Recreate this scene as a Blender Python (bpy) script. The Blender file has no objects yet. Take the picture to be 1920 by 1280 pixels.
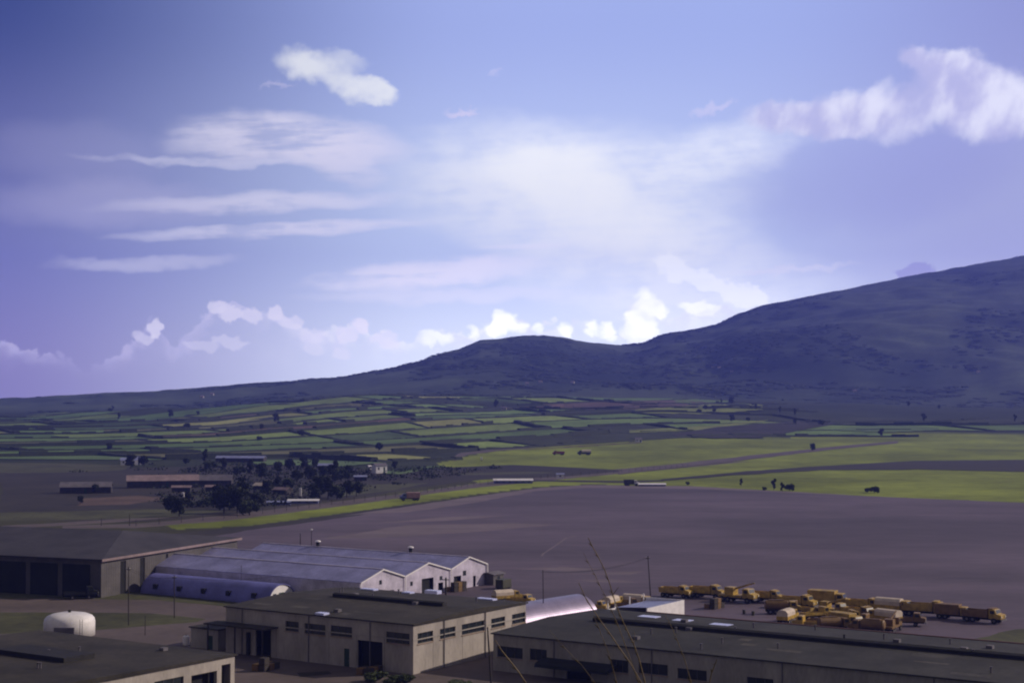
import bpy, math, random
import numpy as np
from mathutils import Vector
random.seed(7); RNG = np.random.default_rng(7)
S = bpy.context.scene
R = math.radians

# ------------------------------------------------------------------ camera
F = 2950.0; H = 45.0; PIT = math.atan(110 / F)          # focal length in photo pixels, eye height, upward pitch
cam = bpy.data.objects.new('camera', bpy.data.cameras.new('camera'))
S.collection.objects.link(cam); S.camera = cam
cam.location = (0, 0, H); cam.rotation_euler = (R(90) + PIT, 0, 0)
cam.data.sensor_width = 36; cam.data.lens = 36 * F / 1920
cam.data.clip_start = 0.2; cam.data.clip_end = 40000
S.view_settings.view_transform = 'Standard'; S.view_settings.look = 'None'
S.view_settings.exposure = 0.4; S.view_settings.gamma = 1
S.view_settings.use_curve_mapping = False
S.cycles.filter_width = 2.1
S.cycles.volume_bounces = 1; S.cycles.max_bounces = 6
S.cycles.use_denoising = True

SUN_AZ = R(79)      # from straight ahead (+Y) towards the right (+X)
SUN_EL = R(27)
sd = Vector((math.sin(SUN_AZ) * math.cos(SUN_EL), math.cos(SUN_AZ) * math.cos(SUN_EL), math.sin(SUN_EL)))
sun = bpy.data.objects.new('sun', bpy.data.lights.new('sun', 'SUN'))
S.collection.objects.link(sun)
sun.data.energy = 3.0; sun.data.angle = R(0.5); sun.data.color = (1.0, 0.86, 0.72)
sun.rotation_euler = sd.to_track_quat('Z', 'Y').to_euler()

# ------------------------------------------------------------------ world
W = bpy.data.worlds.new('World'); S.world = W; W.use_nodes = True
nt = W.node_tree; nt.nodes.clear()

class V:                                                # tiny node-math language
    def __init__(s, sock): s.s = sock
    def _op(s, op, o=None, p=None):
        n = nt.nodes.new('ShaderNodeMath'); n.operation = op
        nt.links.new(s.s, n.inputs[0])
        for i, q in ((1, o), (2, p)):
            if q is None: continue
            if isinstance(q, V): nt.links.new(q.s, n.inputs[i])
            else: n.inputs[i].default_value = q
        return V(n.outputs[0])
    def __add__(s, o): return s._op('ADD', o)
    def __radd__(s, o): return s._op('ADD', o)
    def __sub__(s, o): return s._op('SUBTRACT', o)
    def __rsub__(s, o): return (s * -1.0) + o
    def __mul__(s, o): return s._op('MULTIPLY', o)
    def __rmul__(s, o): return s._op('MULTIPLY', o)
    def mx(s, o): return s._op('MAXIMUM', o)
    def mn(s, o): return s._op('MINIMUM', o)
def smooth(x, a, b, lo=0.0, hi=1.0):
    n = nt.nodes.new('ShaderNodeMapRange'); n.interpolation_type = 'SMOOTHSTEP'
    nt.links.new(x.s, n.inputs['Value'])
    n.inputs['From Min'].default_value = a; n.inputs['From Max'].default_value = b
    n.inputs['To Min'].default_value = lo; n.inputs['To Max'].default_value = hi
    return V(n.outputs[0])
def comb(x, y, z=0.0):
    n = nt.nodes.new('ShaderNodeCombineXYZ')
    for i, q in enumerate((x, y, z)):
        if isinstance(q, V): nt.links.new(q.s, n.inputs[i])
        else: n.inputs[i].default_value = q
    return V(n.outputs[0])
def noise(x, y, seed, detail=5, rough=0.55):
    n = nt.nodes.new('ShaderNodeTexNoise')
    nt.links.new(comb(x, y, seed).s, n.inputs['Vector'])
    n.inputs['Scale'].default_value = 1.0; n.inputs['Detail'].default_value = detail
    n.inputs['Roughness'].default_value = rough
    return V(n.outputs[0])
def mixc(f, a, b):
    n = nt.nodes.new('ShaderNodeMix'); n.data_type = 'RGBA'
    if isinstance(f, V): nt.links.new(f.s, n.inputs[0])
    else: n.inputs[0].default_value = f
    for i, q in ((6, a), (7, b)):
        if isinstance(q, V): nt.links.new(q.s, n.inputs[i])
        else: n.inputs[i].default_value = (*q, 1)
    return V(n.outputs[2])
def lin(r, g, b):
    return tuple(((c / 255) / 12.92 if c / 255 <= .04045 else ((c / 255 + .055) / 1.055) ** 2.4) for c in (r, g, b))

tc = nt.nodes.new('ShaderNodeTexCoord')
sep = nt.nodes.new('ShaderNodeSeparateXYZ'); nt.links.new(tc.outputs['Generated'], sep.inputs[0])
dx, dy, dz = (V(sep.outputs[i]) for i in range(3))
az = dx._op('ARCTAN2', dy); el = dz.mx(-1.0).mn(1.0)._op('ARCSINE')
K = 0.001
U = az * (F * K); Vv = el * (F * K)          # heading and height in the sky, one unit = 1/2.95 rad
def sk(px, py):                              # heading and height of a photo pixel
    x = (px - 960) / F; y = (640 - py) / F
    d = Vector((x, math.cos(PIT) - y * math.sin(PIT), math.sin(PIT) + y * math.cos(PIT))).normalized()
    return math.atan2(d.x, d.y) * F * K, math.asin(d.z) * F * K

skyt = nt.nodes.new('ShaderNodeTexSky'); skyt.sky_type = 'NISHITA'; skyt.sun_disc = False
skyt.sun_elevation = SUN_EL; skyt.sun_rotation = SUN_AZ
skyt.air_density = 1.0; skyt.dust_density = 1.0; skyt.ozone_density = 2.0
# air colour of the clear sky by heading and height
low = mixc(smooth(U, -1.0, -0.1), lin(132, 122, 166), lin(218, 225, 240))
low = mixc(smooth(U, 0.35, 0.95), low, lin(200, 198, 220))
midl = mixc(smooth(U, -1.05, -0.15), lin(118, 118, 170), lin(198, 211, 239))
midl = mixc(smooth(U, 0.2, 0.9), midl, lin(168, 171, 207))
top = mixc(smooth(U, -1.0, -0.1), lin(44, 58, 118), lin(156, 170, 220))
top = mixc(smooth(U, 0.4, 1.1), top, lin(136, 140, 190))
clear = mixc(smooth(Vv, 0.05, 0.32), low, midl)
clear = mixc(smooth(Vv, 0.30, 0.72), clear, top)
clear = mixc(smooth(Vv, 0.85, 1.7), clear, lin(118, 116, 118))  # grey zenith above the view, set to keep the ambient light neutral
# unseen sky behind the viewer: dim warm grey, set to neutralise the ambient
back = smooth(dy, 0.85, 0.25)
clear = mixc(back, clear, lin(112, 106, 98))

# warped coordinates
n1 = noise(U * 9.0, Vv * 16.0, 1.3, 4); n2 = noise(U * 9.0, Vv * 16.0, 7.7, 4)
Uw = U + (n1 - 0.5) * 0.10; Vw = Vv + (n2 - 0.5) * 0.055
n3 = noise(U * 30.0, Vv * 34.0, 3.1, 5, 0.6); n4 = noise(U * 30.0, Vv * 34.0, 9.1, 5, 0.6)
Up = U + (n3 - 0.5) * 0.06; Vp = Vv + (n4 - 0.5) * 0.055
streak = noise(U * 5.0 + Vv * 4.0, Vv * 46.0 - U * 3.0, 4.4, 6, 0.6)      # long fibres
fluff = noise(U * 16.0, Vv * 22.0, 2.2, 6, 0.6)
def ell(px, py, a, b, rot, uu, vv, s0=0.0, s1=1.0):
    cx, cy = sk(px, py); c, s = math.cos(R(rot)), math.sin(R(rot))
    X = uu - cx; Y = vv - cy
    x = (X * c + Y * s) * (1000.0 / a); y = (Y * c - X * s) * (1000.0 / b)
    d = 1.0 - (x * x + y * y)
    return smooth(d, s0, s1)
def br(c, k): return tuple(q * k for q in c)
def union(*a):
    r = 1.0 - a[0]
    for q in a[1:]: r = r * (1.0 - q)
    return 1.0 - r
white = lin(238, 240, 246); cream = lin(240, 242, 236); lav = lin(208, 202, 232)
sky = clear
# the wide bright veil in the middle
veil = union(ell(1060, 350, 420, 150, -3, Uw, Vw) * 0.9, ell(1330, 292, 210, 62, 12, Uw, Vw) * 0.8,
             ell(1130, 440, 420, 190, -24, Uw, Vw) * 0.95, ell(1330, 540, 380, 130, -14, Uw, Vw) * 0.6)
sky = mixc(veil * smooth(fluff * 0.5 + streak * 0.5, 0.36, 0.58, 0.5, 1.0), sky, lin(234, 237, 245))
core = union(ell(1050, 330, 170, 70, -12, Uw, Vw), ell(1120, 400, 250, 80, -18, Uw, Vw) * 0.8, ell(1010, 300, 190, 45, 5, Uw, Vw) * 0.6)
sky = mixc(core * 0.8, sky, br(lin(250, 250, 246), 1.0))
# faint haze bank on the right under the grey blue
sky = mixc(ell(1640, 330, 330, 120, 8, Uw, Vw) * 0.35, sky, lin(136, 138, 200))
# wispy clouds left
w1 = union(ell(550, 262, 250, 60, -3, Uw, Vw), ell(620, 305, 120, 42, -16, Uw, Vw) * 0.8, ell(430, 268, 150, 40, 4, Uw, Vw) * 0.6)
sky = mixc(w1 * smooth(streak * 0.7 + fluff * 0.3, 0.34, 0.56, 0.25, 1.0), sky, br(lin(228, 224, 238), 1.05))
w1b = ell(380, 305, 260, 12, 0, Uw, Vw) * 0.5
w2 = ell(470, 380, 330, 22, 3, U + (n1 - 0.5) * 0.08, Vv + (n2 - 0.5) * 0.030 + (streak - 0.5) * 0.02) * 0.8
w3 = ell(520, 430, 350, 17, 4, U + (n1 - 0.5) * 0.08, Vv + (n2 - 0.5) * 0.028 + (streak - 0.5) * 0.02) * 0.85
w4 = ell(280, 495, 190, 18, 2, Uw, Vw) * 0.5
w5 = union(ell(800, 515, 270, 30, 4, Uw, Vw) * 1.0, ell(820, 555, 300, 22, 1, Uw, Vw) * 0.5, ell(980, 462, 110, 6, 1, U, Vv) * 0.5)
w6 = union(ell(866, 213, 40, 8, 3, U, Vp) * 0.8, ell(1335, 203, 50, 10, 12, Up, Vp) * 0.5, ell(518, 162, 40, 7, 2, Up, Vp) * 0.4,
           ell(930, 138, 16, 9, 0, Up, Vp) * 0.3, ell(210, 385, 260, 60, 2, Uw, Vw) * 0.35, ell(150, 290, 190, 80, 0, Uw, Vw) * 0.15)
sky = mixc(union(w1b, w2, w3, w4, w5) * smooth(streak * 0.6 + fluff * 0.4, 0.36, 0.54, 0.4, 1.15).mn(1.0), sky, br(lin(234, 231, 244), 1.05))
sky = mixc(w6, sky, lin(214, 208, 234))
w7 = ell(1480, 505, 150, 9, 4, U, Vp) * 0.5
sky = mixc(w7, sky, lin(226, 222, 236))
# the bright puff near the top
Uq = U + (n3 - 0.5) * 0.03; Vq = Vv + (n4 - 0.5) * 0.035
p1 = union(ell(575, 122, 70, 36, -12, Uq, Vq, 0, 1.), ell(640, 150, 70, 34, -38, Uq, Vq, 0, 1.) * 0.85, ell(695, 168, 62, 30, -14, Uq, Vq, 0, .7), ell(640, 112, 60, 22, -10, Uq, Vq) * 0.5)
sky = mixc(p1 * smooth(fluff, 0.25, 0.6, 0.6, 1.0), sky, lin(236, 238, 240))
# the big soft cloud top right
p2 = union(ell(1715, 110, 36, 26, -20, Uq, Vq, 0, .9), ell(1790, 135, 85, 48, -8, Uq, Vq, 0, .7), ell(1850, 195, 120, 78, -10, Uq, Vq, 0, .7),
           ell(1700, 210, 95, 58, 22, Uq, Vq, 0, .8) * 0.8, ell(1590, 222, 90, 40, 8, Uq, Vq, 0, .8) * 0.8, ell(1490, 222, 110, 38, -4, Uq, Vq, 0, .8) * 0.9, ell(1590, 215, 120, 50, 8, Uq, Vq, 0, .8) * 0.9,
           ell(1640, 175, 50, 20, 35, Uq, Vq) * 0.5)
pf = noise(U * 17.0 - Vv * 5.0, Vv * 11.0, 5.5, 4, 0.5)
cp2 = mixc(smooth(pf, 0.34, 0.66), lin(186, 184, 218), lin(228, 227, 240))
sky = mixc(p2 * smooth(pf, 0.25, 0.5, 0.8, 1.0), sky, cp2)
# the heap of cumulus along the horizon
tops = [(-400, 640), (0, 640), (180, 690), (235, 645), (262, 632), (285, 600), (304, 618), (318, 650), (350, 628), (385, 590), (410, 560), (440, 576), (470, 574), (492, 596),
        (515, 573), (540, 598), (580, 622), (640, 618), (677, 594), (700, 626), (760, 634), (820, 616), (880, 626), (915, 602), (945, 581), (985, 598), (1003, 622),
        (1030, 606), (1062, 596), (1110, 596), (1150, 604), (1166, 632), (1182, 562), (1208, 545), (1238, 566), (1252, 600), (1300, 574), (1350, 570), (1420, 584), (1500, 600), (1900, 600), (2400, 560)]
fc = nt.nodes.new('ShaderNodeFloatCurve'); cv = fc.mapping.curves[0]
xs = [(sk(x, 640)[0] + 1.5) / 3.0 for x, _ in tops]; ys = [sk(960, y)[1] / 0.4 for _, y in tops]
cv.points[0].location = (0, ys[0]); cv.points[1].location = (1, ys[-1])
for a, b in zip(xs, ys): cv.points.new(a, b)
for q in cv.points: q.handle_type = 'VECTOR'
fc.mapping.update()
nt.links.new(((U + (n3 - 0.5) * 0.03 + 1.5) * (1 / 3.0)).s, fc.inputs['Value'])
crest = V(fc.outputs[0]) * 0.4
vor = nt.nodes.new('ShaderNodeTexVoronoi'); vor.feature = 'SMOOTH_F1'
vor.inputs['Scale'].default_value = 1.0; vor.inputs['Smoothness'].default_value = 0.4
nt.links.new(comb(Up * 42.0, Vp * 42.0, 0.0).s, vor.inputs['Vector'])
vd = V(vor.outputs['Distance'])
depth = crest - Vp + (0.55 - vd) * 0.030 + (noise(U * 75.0, Vv * 75.0, 6.6, 4, 0.6) - 0.5) * 0.022
edge = smooth(depth, 0.0, 0.010)
fade = smooth(Vv, 0.03, 0.11)
shade = smooth(depth, 0.0, 0.05)
patch = smooth(noise(U * 11.0, Vv * 20.0, 8.8, 4), 0.34, 0.60)
bright = edge * fade * (1.0 - shade * 0.8) * patch._op('MULTIPLY', 0.55).__add__(0.45)
ccol = mixc(smooth(U, -0.75, -0.2), lin(216, 206, 234), lin(244, 244, 248))
side = smooth(n3, 0.35, 0.62)
ccol = mixc(side * 0.4, ccol, lin(190, 190, 230))
sky = mixc(bright * smooth(U, -0.8, 0.0, 0.7, 0.85), sky, ccol)
Uc = U + (n3 - 0.5) * 0.035 + (vd - 0.5) * 0.012; Vc = Vv + (n4 - 0.5) * 0.035 + (0.5 - vd) * 0.014
pl = union(*[ell(x, y, a, b, 0, Uc, Vc, 0, .55) * k for x, y, a, b, k in ((292, 618, 15, 24, .8), (272, 634, 22, 16, .5), (408, 574, 20, 15, .8), (432, 586, 28, 15, .8), (470, 588, 22, 17, .7), (516, 588, 17, 18, .85),
    (545, 604, 26, 14, .6), (585, 630, 30, 16, .45), (676, 608, 16, 17, .85), (650, 626, 24, 14, .6), (720, 636, 34, 14, .5), (430, 640, 40, 12, .4), (380, 650, 34, 10, .35), (590, 655, 18, 16, .35), (640, 665, 22, 12, .35))])
pr = union(*[ell(x, y, a, b, 0, Uc, Vc, 0, .9) * k * smooth(fluff, 0.3, 0.55, 0.6, 1.0) for x, y, a, b, k in ((820, 634, 44, 14, .6), (885, 622, 12, 16, .6), (948, 602, 28, 24, .95), (928, 618, 26, 20, .9), (975, 616, 22, 18, .9), (1012, 618, 16, 16, .7), (1062, 618, 16, 18, .85), (1108, 616, 18, 20, .95),
    (1140, 624, 24, 20, .9), (1210, 568, 24, 26, 1.), (1232, 584, 22, 18, .9), (1190, 596, 20, 20, .9), (1206, 618, 36, 24, .95), (1310, 578, 40, 12, .8))])
sky = mixc(pl * 0.95, sky, br(lin(234, 228, 240), 1.05)); sky = mixc(pr * smooth(Vv, 0.03, 0.075, 0.55, 0.95), sky, br(lin(250, 250, 250), 1.2))
dg = union(*[ell(x, y, a, b, r, Up, Vp, 0, .5) for x, y, a, b, r in ((1262, 500, 46, 26, -30), (1325, 528, 50, 22, -20), (1395, 555, 60, 24, -20), (1320, 580, 40, 16, 5), (1212, 575, 32, 26, 0), (1200, 620, 40, 30, 0))])
sky = mixc(dg * 0.6, sky, br(lin(250, 250, 248), 1.05))
dk = ell(1716, 507, 42, 16, 4, Up, Vp, 0, .5)
sky = mixc(dk * 0.6, sky, lin(140, 132, 190))
# below the horizon: dull ground colour
nish = mixc(1.0, (0, 0, 0), V(skyt.outputs[0]))
sc = nt.nodes.new('ShaderNodeVectorMath'); sc.operation = 'SCALE'; nt.links.new(sky.s, sc.inputs[0]); nt.links.new((smooth(Vv, 0.0, 0.42, 18.0, 10.4) * smooth(U, -0.65, 0.1, 0.92, 1.18) * smooth(Vv, 0.35, 0.8, 0.98, 0.88)).s, sc.inputs[3])
fin = mixc(0.06, V(sc.outputs[0]), nish)
bg = nt.nodes.new('ShaderNodeBackground'); bg.inputs['Strength'].default_value = 0.1
nt.links.new(fin.s, bg.inputs['Color'])
wo = nt.nodes.new('ShaderNodeOutputWorld'); nt.links.new(bg.outputs[0], wo.inputs['Surface'])
W.cycles.sampling_method = 'MANUAL'; W.cycles.sample_map_resolution = 512

# ------------------------------------------------------------------ helpers
def ray(px, py):
    x = (px - 960) / F; y = (640 - py) / F
    return Vector((x, math.cos(PIT) - y * math.sin(PIT), math.sin(PIT) + y * math.cos(PIT)))
def P(px, py, z=0.0):
    d = ray(px, py); t = (z - H) / d.z
    return Vector((d.x * t, d.y * t, z))
def proj(x, y, z):
    zz = z - H; dep = y * math.cos(PIT) + zz * math.sin(PIT); up = zz * math.cos(PIT) - y * math.sin(PIT)
    return 960 + F * x / dep, 640 - F * up / dep
G = 56.5                                      # heading of the base's grid
E1 = Vector((math.cos(R(G)), math.sin(R(G)), 0)); E2 = Vector((-math.sin(R(G)), math.cos(R(G)), 0))

class MB:
    def __init__(s): s.v = []; s.f = []; s.c = []
    def quad(s, *p):
        n = len(s.v); s.v += [tuple(q) for q in p]; s.f.append(tuple(range(n, n + len(p))))
    def box(s, x0, x1, y0, y1, z0, z1):
        n = len(s.v)
        s.v += [(x, y, z) for z in (z0, z1) for y in (y0, y1) for x in (x0, x1)]
        for f in ((0, 2, 3, 1), (4, 5, 7, 6), (0, 1, 5, 4), (2, 6, 7, 3), (0, 4, 6, 2), (1, 3, 7, 5)):
            s.f.append(tuple(n + i for i in f))
        return s
    def prism(s, prof, y0, y1, axis='y'):     # profile (a,z) swept along an axis
        n = len(s.v); k = len(prof)
        for yy in (y0, y1):
            for a, z in prof: s.v.append((a, yy, z) if axis == 'y' else (yy, a, z))
        s.f.append(tuple(range(n, n + k))[::-1]); s.f.append(tuple(range(n + k, n + 2 * k)))
        for i in range(k):
            j = (i + 1) % k; s.f.append((n + i, n + j, n + k + j, n + k + i))
        return s
    def tube(s, pts, radii, seg=8):
        pts = [Vector(p) for p in pts]; n = len(s.v)
        for i, p in enumerate(pts):
            t = (pts[min(i + 1, len(pts) - 1)] - pts[max(i - 1, 0)]).normalized()
            a = t.cross(Vector((0.31, 0.95, 0.05))).normalized(); b = t.cross(a)
            for k in range(seg):
                q = 2 * math.pi * k / seg
                s.v.append(tuple(p + (a * math.cos(q) + b * math.sin(q)) * radii[i]))
        for i in range(len(pts) - 1):
            for k in range(seg):
                k2 = (k + 1) % seg
                s.f.append((n + i * seg + k, n + i * seg + k2, n + (i + 1) * seg + k2, n + (i + 1) * seg + k))
        s.f.append(tuple(n + k for k in range(seg))[::-1]); m = n + (len(pts) - 1) * seg
        s.f.append(tuple(m + k for k in range(seg)))
        return s
    def build(s, name, m, parent=None, loc=None, rz=0, smooth=False, bevel=0):
        me = bpy.data.meshes.new(name); me.from_pydata(s.v, [], s.f); me.update()
        if smooth: me.shade_smooth()
        o = bpy.data.objects.new(name, me); S.collection.objects.link(o)
        me.materials.append(m)
        if parent: o.parent = parent
        if loc is not None: o.location = loc
        o.rotation_euler.z = rz
        if bevel:
            b = o.modifiers.new('bevel', 'BEVEL'); b.width = bevel; b.segments = 2
        import bmesh
        bm = bmesh.new(); bm.from_mesh(me); bmesh.ops.recalc_face_normals(bm, faces=bm.faces); bm.to_mesh(me); bm.free()
        return o
def empty(name, loc, rz=0, label=None, cat=None, group=None):
    o = bpy.data.objects.new(name, None); S.collection.objects.link(o)
    o.location = loc; o.rotation_euler.z = rz; o.empty_display_size = 0.5
    tag(o, label, cat, group); return o
def tag(o, label=None, cat=None, group=None, kind=None):
    if label: o['label'] = label
    if cat: o['category'] = cat
    if group: o['group'] = group
    if kind: o['kind'] = kind
    return o
def copy_tree(o, parent=None):
    c = o.copy(); S.collection.objects.link(c); c.parent = parent
    for ch in list(o.children): copy_tree(ch, c)
    return c

def mat(name, col, rough=0.8, var=0.25, scale=0.3, metal=0.0, col2=None, stretch=(1, 1, 1), bump=0.0, bscale=2.0, wave=None, var2=0.12, spec=0.3):
    m = bpy.data.materials.new(name); m.use_nodes = True; t = m.node_tree; b = t.nodes['Principled BSDF']
    b.inputs['Roughness'].default_value = rough; b.inputs['Metallic'].default_value = metal
    b.inputs['Specular IOR Level'].default_value = spec
    tcn = t.nodes.new('ShaderNodeTexCoord'); mp = t.nodes.new('ShaderNodeMapping'); mp.inputs['Scale'].default_value = stretch
    t.links.new(tcn.outputs['Object'], mp.inputs[0])
    def nz(s, d=6, r=0.6):
        q = t.nodes.new('ShaderNodeTexNoise'); q.inputs['Scale'].default_value = s; q.inputs['Detail'].default_value = d
        q.inputs['Roughness'].default_value = r; t.links.new(mp.outputs[0], q.inputs['Vector']); return q.outputs[0]
    c2 = col2 or tuple(c * (1 - var) for c in col); c1 = tuple(min(1, c * (1 + var * .5)) for c in col) if not col2 else col
    def mr(s, a, b_, lo, hi):
        q = t.nodes.new('ShaderNodeMapRange'); t.links.new(s, q.inputs[0])
        for i, x in enumerate((a, b_, lo, hi)): q.inputs[i + 1].default_value = x
        return q.outputs[0]
    mx = t.nodes.new('ShaderNodeMix'); mx.data_type = 'RGBA'
    t.links.new(mr(nz(scale), .35, .65, 0, 1), mx.inputs[0]); mx.inputs[6].default_value = (*c1, 1); mx.inputs[7].default_value = (*c2, 1)
    m2 = t.nodes.new('ShaderNodeMix'); m2.data_type = 'RGBA'; m2.blend_type = 'MULTIPLY'; m2.inputs[0].default_value = 1
    g = mr(nz(scale * 9, 4), .3, .7, 1 - var2, 1 + var2)
    cc = t.nodes.new('ShaderNodeCombineColor'); [t.links.new(g, cc.inputs[i]) for i in range(3)]
    t.links.new(mx.outputs[2], m2.inputs[6]); t.links.new(cc.outputs[0], m2.inputs[7])
    t.links.new(m2.outputs[2], b.inputs['Base Color'])
    h = None
    if wave:                                     # corrugation: (axis, period)
        w = t.nodes.new('ShaderNodeTexWave'); w.bands_direction = wave[0]; w.inputs['Scale'].default_value = 0.314 / wave[1] * 1.0
        t.links.new(tcn.outputs['Object'], w.inputs['Vector']); h = w.outputs['Fac']
    elif bump: h = nz(bscale, 5)
    if h is not None:
        bp = t.nodes.new('ShaderNodeBump'); bp.inputs['Strength'].default_value = bump or .5; bp.inputs['Distance'].default_value = 0.1
        t.links.new(h, bp.inputs['Height']); t.links.new(bp.outputs[0], b.inputs['Normal'])
    return m
M = {}
M['beige'] = mat('beige_concrete', (.36, .325, .30), .9, .24, .25, stretch=(1, 1, .35), bump=.15, bscale=3)
M['beige2'] = mat('grey_beige_concrete', (.33, .305, .28), .9, .24, .25, stretch=(1, 1, .35), bump=.15, bscale=3)
M['tar'] = mat('tar_roof', (.038, .033, .026), .9, .45, .12, var2=.25, bump=.2)
M['tar2'] = mat('weathered_tar_roof', (.034, .033, .031), .9, .45, .10, var2=.25, bump=.2)
M['black'] = mat('dark_opening', (.012, .012, .014), .9, .2, .5)
M['vent'] = mat('dark_vent', (.018, .017, .017), .8, .3, .8)
M['glass'] = mat('dusty_glass', (.014, .020, .024), .3, .4, .8, spec=.4)
M['wframe'] = mat('dark_window_frame', (.13, .12, .11), .7, .2, 1)
M['frame'] = mat('painted_frame', (.30, .22, .17), .7, .2, 1)
M['skylight'] = mat('skylight_sheet', (.52, .55, .85), .35, .12, .6, spec=.5)
M['galv'] = mat('galvanised_sheet', (.27, .265, .46), .45, .3, .18, metal=.25, wave=('Y', .5), bump=.35, var2=.15)
M['galvwall'] = mat('galvanised_wall', (.50, .46, .58), .6, .3, .3, metal=.1, wave=('X', .5), bump=.4, var2=.15)
M['quonset'] = mat('silver_quonset_sheet', (.30, .26, .36), .42, .15, .3, metal=.6, wave=('X', .6), bump=.3)
M['bluequon'] = mat('blue_grey_quonset_sheet', (.15, .15, .40), .45, .25, .2, metal=.2, wave=('X', .6), bump=.3)
M['hangwall'] = mat('hangar_sheet_wall', (.085, .078, .08), .7, .3, .2, wave=('X', .9), bump=.4)
M['hangroof'] = mat('hangar_roof_sheet', (.045, .041, .048), .7, .3, .15, wave=('Y', .9), bump=.25)  # shade over the left end is put into this dark base colour
M['dark'] = mat('dark_green_black', (.012, .014, .014), .9, .4, .2)
M['white'] = mat('white_paint', (.72, .70, .72), .5, .12, .6)
M['pinkroof'] = mat('pale_roof', (.24, .18, .19), .8, .25, .3)
M['greyroof'] = mat('grey_roof', (.13, .12, .14), .8, .25, .3)
M['blueroof'] = mat('blue_grey_roof', (.22, .24, .42), .5, .2, .3)
M['redroof'] = mat('clay_tiles', (.26, .09, .05), .9, .3, .5)
M['stone'] = mat('dark_stone_wall', (.05, .045, .045), .95, .3, .5)
M['yellow'] = mat('ochre_paint', (.42, .27, .035), .5, .5, .9, spec=.5)
M['yellow2'] = mat('faded_ochre_paint', (.36, .24, .05), .6, .5, .7)
M['brown'] = mat('brown_paint', (.17, .10, .035), .6, .3, .7)
M['olive'] = mat('olive_paint', (.05, .05, .03), .6, .3, .7)
M['canvas'] = mat('pale_canvas', (.55, .47, .40), .9, .15, 1)
M['red'] = mat('red_paint', (.22, .03, .02), .5, .2, 1)
M['pink'] = mat('pinkish_paint', (.35, .20, .20), .6, .2, 1)
M['bluegrey'] = mat('blue_grey_paint', (.12, .14, .30), .6, .2, 1)
M['rubber'] = mat('rubber', (.012, .012, .012), .9, .2, 3)
M['chrome'] = mat('lamp_glass', (.8, .78, .7), .15, .05, 3, spec=.8)
M['wood'] = mat('weathered_wood', (.045, .038, .035), .9, .3, 2, stretch=(4, 4, .5))
M['straw'] = mat('dry_straw', (.20, .15, .10), .8, .35, 25)
M['foliage'] = mat('dark_foliage', (.028, .036, .020), .9, .5, .8, var2=.3)
M['hillscrub'] = mat('hill_scrub', (.024, .034, .020), .95, .4, .01, var2=.3)
M['foliage2'] = mat('green_foliage', (.045, .060, .022), .9, .5, .8, var2=.3)
M['bark'] = mat('bark', (.05, .04, .03), .95, .3, 3)
M['green_door'] = mat('green_paint', (.02, .05, .035), .6, .3, 1)
M['paleplaster'] = mat('pale_plaster', (.5, .46, .44), .8, .2, .6)
M['rust'] = mat('rust_brown_edge', (.10, .045, .04), .8, .3, .5)

# ------------------------------------------------------------------ terrain
SKYL = [(-1500, 765), (-600, 758), (0, 748), (120, 742), (185, 737), (300, 733), (420, 723), (560, 714), (650, 706), (740, 690), (790, 676), (830, 661), (860, 655), (900, 638), (960, 631.5), (1020, 628),
        (1060, 634), (1100, 641), (1130, 644), (1170, 647), (1200, 644), (1230, 632), (1260, 622), (1300, 617), (1340, 609), (1385, 588), (1430, 573), (1560, 547), (1700, 519), (1885, 485), (2100, 447), (2600, 420), (3600, 480), (5200, 640)]
FOOT = [(-1500, 775), (120, 772), (400, 766), (520, 752), (620, 744), (760, 741), (1100, 745), (1300, 747), (1500, 756), (1700, 762), (1885, 762), (2600, 760), (5200, 765)]
def fpx(tab, a):                                   # table over photo column -> over azimuth
    u = 960 + F * np.tan(np.clip(a, -1.1, 1.1))
    return np.interp(u, [t[0] for t in tab], [t[1] for t in tab])
_w = [(RNG.uniform(0, 6.28), RNG.uniform(0, 6.28)) for _ in range(60)]
def fbm(x, y, wl, octs=4, seed=0):
    r = 0; a = 1; tot = 0
    for o in range(octs):
        for k in range(4):
            th, ph = _w[(seed * 7 + o * 4 + k) % 60]; th += k * 1.57
            q = 2 * math.pi / (wl * (1 + .23 * k))
            r = r + a * np.sin((x * math.cos(th) + y * math.sin(th)) * q + ph + 1.3 * np.sin((x * math.sin(th) - y * math.cos(th)) * q * .6 + ph * 2)); tot += a
        wl *= .48; a *= .55
    return r / tot * 2
def sst(x): x = np.clip(x, 0, 1); return x * x * (3 - 2 * x)
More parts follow.
